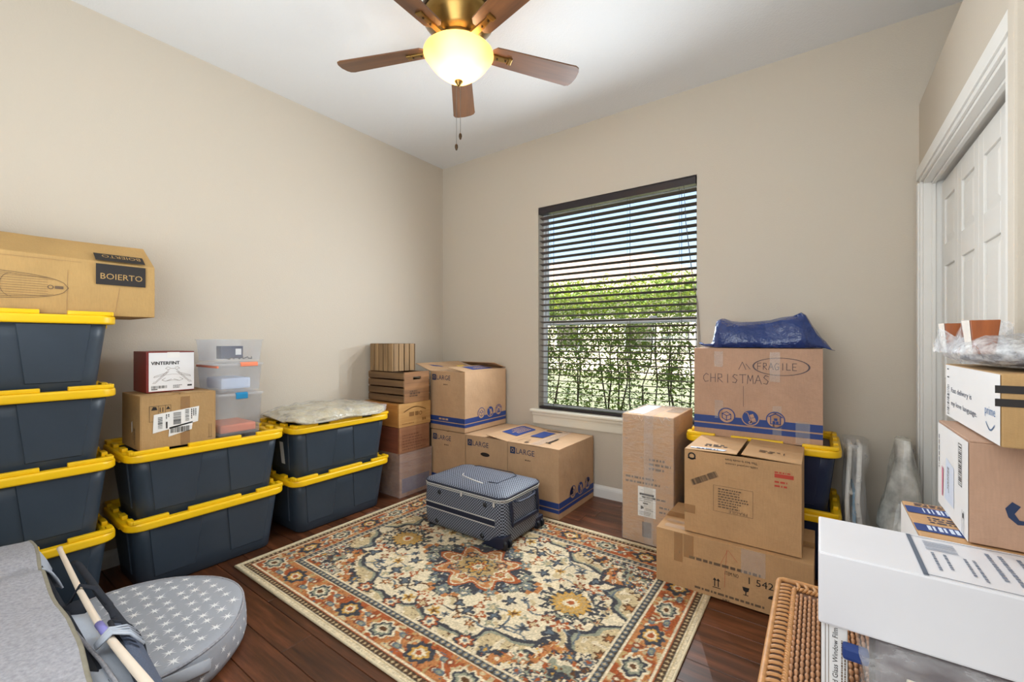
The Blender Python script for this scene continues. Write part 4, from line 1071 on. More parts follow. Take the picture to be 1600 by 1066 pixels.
def crates():
    X0, X1 = .03, .46; Y0, Y1 = -.925, -.605
    # wrapped box at the bottom
    t, F = carton('wrapped_box', 'dark box in clear stretch wrap at the bottom of the crate stack', (X0, X1, Y0 + .004, Y1 + .012, 0, .332), 'redcrate', None)
    m = MB(); e = .006; m.loft([rrect(X1 - X0 + 2 * e, Y1 - Y0 + .008 + 2 * e, .012, 3, (X0 + X1) / 2, (Y0 + Y1) / 2 + .008, z) for z in (.001, .08, .16, .25, .333)], False, True); m.build('stretch_wrap', 'wrap', t)
    F['right'].rect(.02, .03, .30, .14).out('lower_print', M('purple_grey_print', '#5c4a5c', .6, .3, 9)); 
    t, f = solid_crate(.3345, .532, Y0, Y1 - .012, X0, X1, 'reddish brown wooden box between the wrapped box and light crate', 'redcrate', 'redcratex', 'wooden_box')
    f.greek(.03, .02, .27, .15, 6, .010, 4).out('faded_stamp', M('faded_wood_stamp', '#7a4c34', .8))
    t, f = solid_crate(.5335, .713, Y0 - .004, Y1, X0, X1, 'light brown wooden crate with stamped end below the slatted crate', 'lightcrate', 'lightcratex')
    k = M('burnt_stamp', '#8a5f30', .8)
    f.line([(.05 + .22 * i / 20, .115 + .03 * math.sin(PI * i / 20)) for i in range(21)], .007).rect(.10, .075, .15, .108).rect(.16, .075, .195, .108).ring((.215, .09), .010, .017, 14).rect(.235, .03, .25, .05).rect(.255, .03, .272, .05).greek(.03, .02, .2, .035, 1, .006, 3).out('faded_stamp', k)
    # slatted crate
    x0, x1, y0, y1, z0, z1 = .028, .462, -.885, -.615, .7145, .952
    t = thing('slatted_crate', ((x0 + x1) / 2, (y0 + y1) / 2, z0), 'dark slatted crate lying level with hand hole under the upright crate', 'crate', 'wooden crates stacked in the corner')
    def endp(xa, xb):
        # end panel with a hand hole made from boards around it
        m = MB(); cy = (y0 + y1) / 2; hz = z1 - .05
        m.box(xa, xb, y0 + .008, y1 - .008, z0, hz - .011).box(xa, xb, y0 + .008, y1 - .008, hz + .011, z1).box(xa, xb, y0 + .008, cy - .04, hz - .011, hz + .011).box(xa, xb, cy + .04, y1 - .008, hz - .011, hz + .011)
        return m.build('end_panel', 'endwood', t, bevel=.0015)
    endp(x1 - .014, x1); endp(x0, x0 + .014)
    f = Face(t, (x1, y0, z0), (0, 1, 0), (0, 0, 1)); [f.text(a_, (.07 + .03 * i_, .045 + .028 * i_), .014, None, .5) for i_, a_ in enumerate(('o', 'n', 'u', 'o'))] if False else f.greek(.06, .045, .17, .10, 3, .012, 4); f.out('burnt_mark', M('burnt_mark', '#5e4431', .8))
    n = 4; hh = (z1 - z0) / n
    for ya in (y0, y1 - .008):
        for i in range(n): MB().box(x0, x1 - .0005, ya, ya + .008, z0 + i * hh + .0055, z0 + (i + 1) * hh - .0055).build('slat', 'brownwood', t, bevel=.0015)
    for i in range(3): MB().box(x0 + .0145, x1 - .0145, y0 + .012 + i * .085, y0 + .085 + i * .085, z0, z0 + .008).build('slat', 'brownwood', t)
    m = MB().box(x0 + .0145, x1 - .0145, y0 + .0085, y1 - .0085, z1 - .03, z1 - .024).build('inner_shelf', 'brownwood', t)
    # upright crate
    x0, x1, y0, y1, z0, z1 = .030, .318, -.874, -.640, .9535, 1.174
    t = thing('slatted_crate', ((x0 + x1) / 2, (y0 + y1) / 2, z0), 'small crate with upright slats on top of the crate stack', 'crate', 'wooden crates stacked in the corner')
    n = 5; ww = (x1 - x0) / n
    MB().box(x0 + .012, x1 - .012, y0 + .012, y1 - .012, z0 + .014, z1 - .014).build('shade_core', 'rail', t)  # dark block added so the gaps between slats look shaded
    for i in range(n):
        for ya in (y0, y1 - .008): MB().box(x0 + i * ww + .005, x0 + (i + 1) * ww - .005 + (.004 if i == n - 1 else 0), ya, ya + .008, z0, z1 - .002).build('slat', 'brownwoodz', t, bevel=.001)
    n = 4; ww = (y1 - y0 - .017) / n
    for i in range(n): MB().box(x1 - .008, x1, y0 + .0085 + i * ww + .005, y0 + .0085 + (i + 1) * ww - .005, z0, z1 - .002).build('slat', 'brownwoodz', t, bevel=.001)
    for za in (z0, z1 - .012): MB().box(x0 + .002, x1 - .009, y0 + .009, y1 - .009, za + .001, za + .012).build('end_panel', 'brownwood', t, bevel=.001)
crates()
# ------------------------------------------------------------------ suitcase
def suitcase():
    x0, x1, y0, y1 = .952, 1.600, -1.140, -.722; cx, cy = (x0 + x1) / 2, (y0 + y1) / 2; w, d = x1 - x0, y1 - y0; zb = .0105
    t = thing('suitcase', (cx, cy, zb), 'navy and white checked soft suitcase lying flat on the rug', 'suitcase')
    R = lambda k, z, r: rrect(w - 2 * k, d - 2 * k, r, 6, cx, cy, z)
    m = MB(); m.loft([R(.018, .022, .05), R(.004, .034, .055), R(0, .06, .058), R(-.004, .16, .06), R(0, .258, .06), R(.002, .284, .06)], True, True)
    b = m.build('case_body', 'check', t, uv=True)
    for p in b.data.polygons: p.use_smooth = abs(p.normal.z) < .6
    # domed lid, built as shrinking rings so its check follows the panel
    m = MB(); rg = [R(.002, .287, .06), R(-.002, .294, .06), R(.004, .304, .06)]
    for i in range(1, 8):
        s = i / 8; rg.append(R(.010 + .19 * s, .306 + .030 * (1 - (1 - s) ** 2), .055 * (1 - s) + .004))
    m.loft(rg, True, True); l = m.build('lid', 'check', t, uv=True, smooth=True)
    for z, r in ((.2855, .0036), (.2985, .0036)):
        q = rrect(w + .004, d + .004, .061, 8, cx, cy, z); k = MB().tube(q, r, 6, closed=True).build('zipper' if z < .29 else 'piping', 'zip' if z < .29 else 'navytrim', t, smooth=True)
    q = rrect(w + .001, d + .001, .061, 8, cx, cy, .274); MB().tube(q, .0024, 6, closed=True).build('zipper', 'zip', t, smooth=True)
    # belt of dark webbing along the front with piping
    def band(za, zb_, mt, ex, name):
        mm = MB(); n = 12; xs = [x0 + .035 + (w - .09) * i / n for i in range(n + 1)]
        mm.add([(x, y0 - ex, z) for z in (za, zb_) for x in xs] + [(x, y0 + .006, z) for z in (za, zb_) for x in xs], [])
        mm = MB().box(xs[0], xs[-1], y0 - ex, y0 + .004, za, zb_); return mm.build(name, mt, t, bevel=.002)
    band(.140, .166, 'navytrim', .006, 'webbing'); band(.132, .137, 'zip', .0065, 'webbing_piping'); band(.169, .174, 'zip', .0065, 'webbing_piping')
    # pocket outline on the lid
    pk = [(x0 + .16, y1 - .09), (x0 + .19, y1 - .07), (x1 - .19, y1 - .06), (x1 - .13, y1 - .10), (x1 - .14, y0 + .13), (x1 - .20, y0 + .12)]
    MB().tube([(x, y, .333) for x, y in pk], .0024, 6).build('pocket_seam', 'navytrim', t, smooth=True)
    MB().tube([(x0 + .21, y0 + .16, .331), (x0 + .23, y0 + .125, .3305), (x0 + .34, y0 + .10, .3285), (x1 - .22, y0 + .09, .327)], .0042, 6).build('pocket_zipper', 'zip', t, smooth=True)
    # telescopic handle recess and carrying handle on the end
    h = MB(); h.tube([(x1 + .002, y0 + .07, .265), (x1 + .014, y0 + .072, .20), (x1 + .014, y0 + .076, .135), (x1 + .014, y1 - .076, .135), (x1 + .014, y1 - .072, .20), (x1 + .002, y1 - .07, .265)], .014, 8, flat=(1, .55)); h.build('end_frame', 'navytrim', t, bevel=0)
    g = MB(); g.tube([(x1 + .004, y0 + .10, .262), (x1 + .022, y0 + .13, .258), (x1 + .026, cy, .256), (x1 + .022, y1 - .13, .258), (x1 + .004, y1 - .10, .262)], .010, 8, flat=(1, .5)); g.build('carry_handle', 'navytrim', t, smooth=True)
    g = MB(); g.tube([(x0 + .20, y0 - .002, .235), (x0 + .24, y0 - .014, .228), (x0 + .34, y0 - .016, .226), (x0 + .38, y0 - .002, .235)], .007, 8, flat=(1, .5)); 
    for xx in (x0 + .13, x1 - .15):
        MB().lathe([(.013, 0), (.014, .006), (.008, .011)], (0, 0, 0), 12, True, True).build('tmp', 'rubber', t, world=False); s = bpy.data.objects['tmp']; s.name = 'stud'; s.rotation_euler = (PI / 2, 0, 0); s.location = (xx - cx, y0 - cy + .001, .05)
        s2 = s.copy(); COL.objects.link(s2); s2.location = (xx - cx + .02, y0 - cy + .001, .235)
    # corner guards and wheels
    for sy in (y0, y1):
        c = MB(); yy = sy + (.05 if sy == y0 else -.05)
        q = [(x1 - .155, .018), (x1 - .02, .016), (x1 + .006, .03), (x1 + .006, .085), (x1 - .045, .085), (x1 - .10, .045)]
        ya, yb = (y0 - .008, y0 + .075) if sy == y0 else (y1 - .075, y1 + .008)
        c.prism(q, ya, yb, 'xz'); cg = c.build('corner_guard', 'navytrim', t, bevel=.008)
        for k in (0, 1):
            wl = MB().lathe([(.006, -.011), (.024, -.010), (.027, -.004), (.027, .004), (.024, .010), (.006, .011)], (0, 0, 0), 20, True, True).build('wheel', 'rubber', t, smooth=False, world=False)
            wl.rotation_euler = (PI / 2, 0, 0); wl.location = (x1 - .004 - cx, (ya + .018 + k * .045) - cy, .0275)
    for xx in (x0 + .07,):
        for yy in (y0 + .06, y1 - .06): MB().lathe([(.016, 0), (.018, .006), (.014, .016)], (xx, yy, zb), 12, True, True).build('foot', 'rubber', t)
    for p, a in (((x1 - .06, y0 - .008, .272), 0), ((x0 + .34, y0 - .008, .283), 0), ((x0 + .005, y0 + .035, .270), 0)):
        MB().box(p[0] - .006, p[0] + .006, p[1] - .003, p[1] + .003, p[2] - .024, p[2]).build('zipper_pull', 'zip', t, bevel=.002)
suitcase()

# ------------------------------------------------------------------ right side: tall wrapped carton
def tall_box():
    b = (2.074, 2.374, -.562, -.115, 0, .756); x0, x1, y0, y1, z0, z1 = b
    t, F = carton('tall_carton', 'tall tan carton in clear stretch wrap standing before the window', b, 'card4', None, bevel=.004)
    f = F['front']; f.rect(.095, .16, .20, .335).out('shipping_label', 'paper', 'white shipping label')
    f.new(.0008).rect(.105, .285, .19, .297).rect(.125, .235, .155, .242).poly([(.112, .20), (.13, .208), (.128, .218), (.112, .222)]).greek(.14, .20, .19, .215, 2, .003, 4).greek(.105, .17, .19, .195, 3, .003, 9).greek(.105, .25, .19, .275, 2, .003, 6).out('label_print', 'ink')
    f.new().greek(.16, .44, .29, .52, 3, .013, 4).greek(.02, .35, .28, .405, 2, .012, 8).greek(.12, .27, .28, .29, 1, .010, 5).greek(.22, .20, .28, .255, 2, .010, 6).out('faded_print', 'inkfade')
    f.new().rect(.12, .04, .175, .13).out('recycle_mark', 'inkfade')
    f.new(.0004).rect(.13, .0, .185, .756).out('tape_strip', 'tape')
    g = F['top']; g.new(.0006).rect(.125, 0, .185, .447).out('tape_strip', 'tape'); g.new(.0005).rect(.02, .04, .115, .41).out('top_print', 'paperblue'); g.new(.0005).rect(.20, .20, .285, .29).rect(.20, .31, .285, .40).out('top_patch', 'cardin')
    m = MB(); e = .006
    rg = []
    for i, z in enumerate((.002, .06, .12, .2, .28, .36, .44, .52, .60, .68, .74, .758, .763)):
        k = e if i < 11 else e - .004 * (i - 10)
        rg.append([(p[0] + .002 * nz(p, 30), p[1] + .002 * nz(p, 30, 4), z) for p in rrect(x1 - x0 + 2 * k, y1 - y0 + 2 * k, .012, 4, (x0 + x1) / 2, (y0 + y1) / 2, z)])
    m.loft(rg, False, True); m.build('stretch_wrap', 'wrap', t)
    # torn pleats of film around the top rim and foot
    for k in range(7):
        xx = x0 + .02 + .04 * k; MB().tube([(xx, y0 - .008, .758), (xx + .02, y0 - .011, .742 - .01 * (k % 3)), (xx + .035, y0 - .008, .757)], .0022, 5).build('wrap_pleat', 'wrap', t, smooth=True)
tall_box()

# ------------------------------------------------------------------ box marked Christmas and blue bag
ZX = PITCH + .3450
def christmas():
    b = (2.462, 3.060, -.462, -.050, ZX, 1.155); x0, x1, y0, y1, z0, z1 = b
    t, F = carton('moving_box', 'wide tan moving box with CHRISTMAS written on its side under a blue bag', b, 'cardpink', [('-y', .204, .5), ('+y', .204, .5)])
    f = F['front']; w, h = x1 - x0, z1 - z0
    f.each('blue_stripe', 'blue', [(0, .040, w, .066), (0, .074, w, .112)], 'printed blue band')
    for i in range(3):
        c = (.168 + i * .115, .118); f.new(.0006).disc(c, .043).out('icon_ground', 'cardpink' if i != 1 else 'blue'); f.new(.0012); icon(f, c, .043, i); f.out('printed_icon', 'blue' if i != 1 else 'cardpink')
    f.new()
    k = M('marker_ink', '#4a3f45', .6)
    hand(f, 'CHRISTMAS', (.048, .300), .046, .031, .0028); f.out('handwriting', k, 'handwritten word CHRISTMAS')
    hand(f, 'FRAGILE', (.315, .378), .034, .022, .0028); f.ring((.420, .395), .0435, .0462, 40, 2.75); f.line([(.228, .375), (.245, .415), (.262, .375)], .0026).line([(.262, .405), (.282, .378)], .0026).line([(.250, .175), (.250, .285)], .0016); f.out('handwriting', k, 'handwritten word FRAGILE in an oval')
    f.new(.0006)
    f.each('tape_strip', 'tape', [(.105, .385, .150, .470), (.372, .315, .418, .470), (.108, .10, .150, .20), (.385, .04, .425, .19), (.485, .005, .545, .12)], 'clear packing tape')
    f = F['top']; f.new(.002).rect(0, .18, w, .235).out('tape_strip', 'tape')
    # blue bag
    t = thing('plastic_bag', (2.76, -.27, 1.157), 'shiny blue plastic bag slumped on the Christmas box', 'plastic bag')
    zb = 1.1585
    prof = [(2.485, .004), (2.51, .016), (2.535, .030), (2.56, .16), (2.585, .172), (2.62, .158), (2.68, .148), (2.75, .146), (2.82, .152), (2.88, .160), (2.93, .178), (2.965, .190), (2.985, .182), (3.01, .135), (3.04, .082), (3.07, .034), (3.10, .004), (3.112, -.004)]
    m = MB(); rings = []; n = 30
    for i, (x, hh) in enumerate(prof):
        s = i / (len(prof) - 1); wy = .155 * (min(1, 4.5 * s + .12)) * (min(1, 3.2 * (1 - s) + .08)); cyy = -.29 + .05 * s; r = []
        for j in range(n):
            a = 2 * PI * j / n; cy_, sz = math.cos(a), math.sin(a)
            y = cyy + wy * math.copysign(abs(cy_) ** .9, cy_); pk = (1 - abs(cy_) ** 1.5)
            z = zb + max(hh, .004) * max(0, sz) ** .75 if sz > 0 else zb + .0005
            if sz > .05:
                fold = .012 * math.sin(22 * (x - 2.5) + 9 * y * 3 + 4 * nz((x, y, z), 5)) * (hh > .08)
                y += -.030 * nz((x, y, z), 13, 2) + fold * 1.3; z += (.014 * nz((x, y, z), 18) - .012 * abs(nz((x, y, z), 30, 6))) * (hh > .03)
            if x > 3.064: z -= .018 * (x - 3.064) / .05
            r.append((x + (.008 * nz((x, y, z), 14, 5) if 0 < i < len(prof) - 1 else 0), y, z if x > 3.064 else max(z, zb)))
        rings.append(r)
    m.loft(rings); m.build('bag_body', 'bluebag', t, smooth=True)
    m = MB(); m.tube([(2.55, -.40, zb + .01), (2.50, -.385, zb + .012), (2.478, -.37, zb + .022)], [.016, .011, .014], 8, flat=(1, .6)); m.build('knotted_end', 'bluebag', t, smooth=True)
christmas()

# ------------------------------------------------------------------ two cartons in front
def cartons_front():
    b = (2.386, 3.028, -.916, -.512, .0100, .272); x0, x1, y0, y1, z0, z1 = b
    t, F = carton('long_carton', 'low wide ochre carton with handling symbols lying under the FRAGILE carton', b, 'card3', [('-y', .201, 0), ('+y', .201, 0)])
    f = F['front']
    f.greek(.155, .150, .60, .164, 1, .0125, 21).out('printed_line', 'inkfade')
    f.text('ITEM NO', (.310, .120), .017, .055).out('printed_text', 'ink'); f.text('1 542', (.405, .108), .030, .095).out('printed_number', 'ink', 'printed number 1 542')
    s = .055
    f.line([(.267, s), (.267, s + .028)], .004).line([(.282, s), (.282, s + .028)], .004).poly([(.259, s + .026), (.275, s + .026), (.267, s + .038)]).poly([(.274, s + .026), (.290, s + .026), (.282, s + .038)]).rect(.258, s - .008, .292, s - .005).out('upright_symbol', 'ink', 'printed upright arrows')
    f.poly([(.380, s + .034), (.408, s + .034), (.404, s + .018), (.394, s + .012), (.384, s + .018)]).rect(.392, s, .396, s + .014).rect(.384, s - .002, .404, s + .001).out('glass_symbol', 'ink', 'printed glass symbol')
    f.poly([(.505 + .026 * math.cos(PI * i / 12), s + .014 + .018 * math.sin(PI * i / 12)) for i in range(13)]).line([(.505, s + .014), (.505, s - .008), (.511, s - .010)], .003).out('umbrella_symbol', 'ink', 'printed umbrella symbol')
    f.greek(.18, .018, .60, .032, 1, .010, 8).greek(.30, .002, .34, .014, 1, .006, 7).out('faded_print', 'inkfade')
    f.line([(.318, .235), (.310, .13), (.308, .06)], .0012).line([(.322, .235), (.36, .19)], .0012).line([(.32, .23), (.29, .16)], .001).out('pen_mark', 'red')
    f.new(.0006).each('tape_strip', 'tapebrown', [(.085, .12, .125, .258), (.13, .15, .175, .258)], 'brown packing tape'); f.new(.0006).rect(.375, .15, .47, .258).out('tape_strip', 'tape', 'clear packing tape')
    g = F['top']; g.new(.0005).rect(0, .17, .642, .235).out('tape_strip', 'tapebrown'); g.new(.0008).each('tape_strip', 'tape', [(.03, .03, .13, .07), (.02, .10, .12, .13)])
    # upper carton, upside-down print
    b = (2.512, 2.985, -.886, -.514, .2755, .674); x0, x1, y0, y1, z0, z1 = b
    t, F = carton('fragile_carton', 'square ochre carton with upside-down FRAGILE print on the low wide carton', b, 'card3', [('-x', .228, 1.6), ('+x', .228, 2.4)])
    f = F['front']; w, h = x1 - x0, z1 - z0
    f.text('This box is made from', (.31, .377), .011, .13, PI).text('100% recycled content', (.31, .360), .011, .13, PI).out('printed_text', 'ink')
    f.ring((.034, .365), .011, .018, 16).rect(.016, .352, .052, .357).out('recycle_mark', 'ink')
    # barcode at a slant
    ca, sa = math.cos(.50), math.sin(.50); r = random.Random(3)
    for i in range(26):
        q = i * .0050; ww = r.choice((.0015, .0025, .0035)); hh = .028
        p = lambda s_, t_: (.040 + s_ * ca - t_ * sa, .225 + s_ * sa + t_ * ca)
        f.poly([p(q, 0), p(q + ww, 0), p(q + ww, hh), p(q, hh)])
    f.out('barcode', 'ink')
    f.line([(.130, .125), (.292, .125), (.292, .245), (.130, .245), (.130, .125)], .0014).greek(.150, .145, .285, .240, 8, .006, 13).text('FRAGILE', (.270, .141), .013, .075, PI).out('warning_print', 'inkfade', 'printed FRAGILE panel, upside down')
    f.rect(.375, .325, .445, .342).greek(.375, .285, .43, .32, 2, .008, 5).greek(.375, .345, .44, .358, 1, .006, 6).out('red_print', 'red')
    f.new(.0006).each('tape_strip', 'tapebrown', [(.0, .09, .05, .13)])
    f = flap_face(t, b, '-x', 1.6, .228); f.greek(.07, .10, .19, .16, 2, .016, 3).out('marker_note', 'ink'); f.poly([(.02, .03), (.17, .02), (.18, .05), (.02, .055)]).out('shipping_label', 'paperblue'); f.new(.001).greek(.05, .025, .17, .045, 1, .012, 9).out('label_print', 'dkblue')
    f = flap_face(t, b, '+x', 2.4, .228); f.greek(.06, .10, .15, .15, 2, .014, 6).rect(.155, .10, .16, .14).out('marker_note', 'inkfade')
cartons_front()

# ------------------------------------------------------------------ folded chair and bagged bundle in the corner
def folded_chair():
    t = thing('folding_chair', (3.22, -.2, 0), 'folded white tube chair in clear plastic beside the navy totes', 'folding chair')
    ang = .10
    for k, xx in ((0, 3.165), (1, 3.205)):
        p = [(xx + .03 * k, -.40 + .05 * k, .010), (xx - .008, -.36, .40), (xx + .004, -.31, .62), (xx + .008, -.26, .655), (xx + .008, -.12, .655), (xx + .004, -.07, .62), (xx - .008, -.05, .40), (xx + .03 * k, -.045, .010)]
        MB().tube(p, .0105, 10).build('frame_tube', 'chairtube', t, smooth=True)
    for z in (.20, .44): MB().tube([(3.172, -.37, z), (3.172, -.06, z)], .008, 8).build('cross_bar', 'chairtube', t, smooth=True)
    MB().box(3.178, 3.194, -.345, -.075, .10, .44).build('seat', 'chairblue', t, bevel=.006)
    MB().box(3.198, 3.210, -.30, -.10, .46, .60).build('backrest', 'chairtube', t, bevel=.006)
    for z in (.33, .50):
        s = MB().lathe([(.006, 0), (.007, .004), (.003, .006)], (0, 0, 0), 10, True, True).build('rivet', 'zip', t, world=False); s.rotation_euler = (PI / 2, 0, 0); s.location = (3.20 - 3.22, -.372 + .2, z)
    def fn(u, v):
        a = 2 * PI * u; x = 3.196 + (.046 + .012 * math.sin(7 * v)) * math.copysign(abs(math.cos(a)) ** .6, math.cos(a)); y = -.215 + .21 * math.copysign(abs(math.sin(a)) ** .6, math.sin(a)) * (1 - .3 * v ** 4)
        z = .004 + .675 * v; x += .016 * nz((x, y, z), 9); y += .014 * nz((x, y, z), 8, 4); return (x, y, z)
    blob(fn, 36, 26).build('plastic_cover', 'clearbag', t, smooth=True)
folded_chair()

def bagged_bundle():
    t = thing('bagged_bundle', (3.37, -.2, 0), 'bundle draped in milky plastic leaning by the closet trim', 'bundle')
    MB().hexa([(3.345, -.22, .005), (3.44, -.22, .005), (3.44, -.05, .005), (3.345, -.05, .005)], [(3.365, -.20, .66), (3.425, -.20, .66), (3.425, -.09, .66), (3.365, -.09, .66)]).build('bundle_core', 'greyfoam', t, bevel=.01)
    def fn(u, v):
        a = 2 * PI * u; s = v; wx = .078 - .045 * max(0, s - .45) / .55; wy = .155 - .085 * max(0, s - .40) / .6
        if .35 < s < .55: wx += .008
        c, q = math.cos(a), math.sin(a); x = 3.378 + .012 * s + wx * math.copysign(abs(c) ** .75, c); y = -.195 + .02 * s + wy * math.copysign(abs(q) ** .75, q); z = .003 + .70 * s
        k = 1 if s > .02 else .2
        x += k * (.020 * nz((x * 1.5, y * 1.5, z * .6), 9, 2)); y += k * (.03 * nz((x, y, z * .5), 8, 6)); z += .012 * nz((x, y, 0), 12, 1) * (s > .9)
        return (min(x, 3.450), min(y, -.02), z)
    blob(fn, 40, 26).build('plastic_cover', 'milky', t, smooth=False)
bagged_bundle()
# ------------------------------------------------------------------ wicker chest
HZ = .400
def hamper():
    x0, x1, y0, y1 = 2.930, 3.425, -2.360, -1.356; cx, cy, w, d = (x0 + x1) / 2, (y0 + y1) / 2, x1 - x0, y1 - y0
    t = thing('wicker_chest', (cx, cy, 0), 'brown wicker chest under the pile of boxes at the right', 'wicker chest')
    m = MB(); n = 25
    for i in range(n): m.tube(rrect(w - .03 + .004 * (i % 2), d - .03 + .004 * (i % 2), .03, 4, cx, cy, .008 + i * .0145), .0078, 6, closed=True)
    b = m.build('side_weave', 'wicker', t, fixn=False, smooth=True); b['kind'] = 'stuff'
    MB().box(x0 + .03, x1 - .03, y0 + .03, y1 - .03, .002, .366).build('inner_box', 'wicker', t)
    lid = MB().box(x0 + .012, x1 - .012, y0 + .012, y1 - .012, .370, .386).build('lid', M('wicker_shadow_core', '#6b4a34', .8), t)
    for k, e in ((0, 0), (1, .044)):
        q = rrect(w - 2 * e - .012, d - 2 * e - .012, .02 if not k else .012, 4, cx, cy, .389 if not k else .391)
        if not k: MB().tube(q, .0085, 8, closed=True).build('rim', 'wicker2', lid, smooth=True)
        else:
            # twisted braid
            L = []; P = [Vector(p) for p in q] + [Vector(q[0])]; tot = sum((b_ - a_).length for a_, b_ in zip(P, P[1:])); pitch = .022; N = int(tot / pitch * 6)
            def at_(s):
                for a_, b_ in zip(P, P[1:]):
                    l = (b_ - a_).length
                    if s <= l: return a_ + (b_ - a_) * (s / l), (b_ - a_).normalized()
                    s -= l
                return P[-1], (P[-1] - P[-2]).normalized()
            for ph in (0, PI):
                pts = []
                for i in range(N):
                    p, dr = at_(tot * i / N); sd = Vector((dr.y, -dr.x, 0)); a = 2 * PI * (i / 6) + ph
                    pts.append(p + sd * .0045 * math.cos(a) + Vector((0, 0, .0045 * math.sin(a))))
                MB().tube(pts, .0042, 5, closed=True).build('braid_strand', 'wicker2', lid, smooth=True, fixn=False)
    # slanted rungs of the open border
    base = None
    def rung(px, py, rz):
        nonlocal base
        if base is None:
            mm = MB(); mm.tube([(-.021, -.005, -.002), (-.008, -.002, .004), (.008, .002, .004), (.021, .005, -.002)], .0046, 6, flat=(1.3, .8)); base = mm.build('border_strand', 'wicker2', lid, world=False, smooth=True); o = base
        else: o = base.copy(); COL.objects.link(o)
        o.location = (px - cx, py - cy, .3905); o.rotation_euler = (0, 0, rz)
    ny = 40
    for i in range(ny):
        yy = y0 + .05 + (d - .1) * i / (ny - 1); rung(x0 + .028, yy, 0); rung(x1 - .028, yy, PI)
    for i in range(18):
        xx = x0 + .06 + (w - .12) * i / 17; rung(xx, y1 - .028, PI / 2); rung(xx, y0 + .028, -PI / 2)
    m = MB(); px, py = .0108, .0255; L, Wd = .0235, .0047
    nx_ = int((w - .118) / px); ny_ = int((d - .125) / py)
    for i in range(nx_):
        for j in range(ny_):
            xx = x0 + .060 + i * px; yy = y0 + .062 + j * py + (py / 2 if i % 2 else 0); z = .388
            rg = []
            for s, k, zz in ((-1, .3, -.003), (-.6, .85, .003), (0, 1, .0066), (.6, .85, .003), (1, .3, -.003)):
                rg.append([(xx + Wd * k * c, yy + s * L * .52, z + zz + Wd * k * s2) for c, s2 in ((1, 0), (.5, .8), (-.5, .8), (-1, 0), (0, -.6))])
            m.loft(rg)
    wv = m.build('lid_weave', 'wicker', lid, fixn=False, smooth=True); wv['kind'] = 'stuff'
hamper()

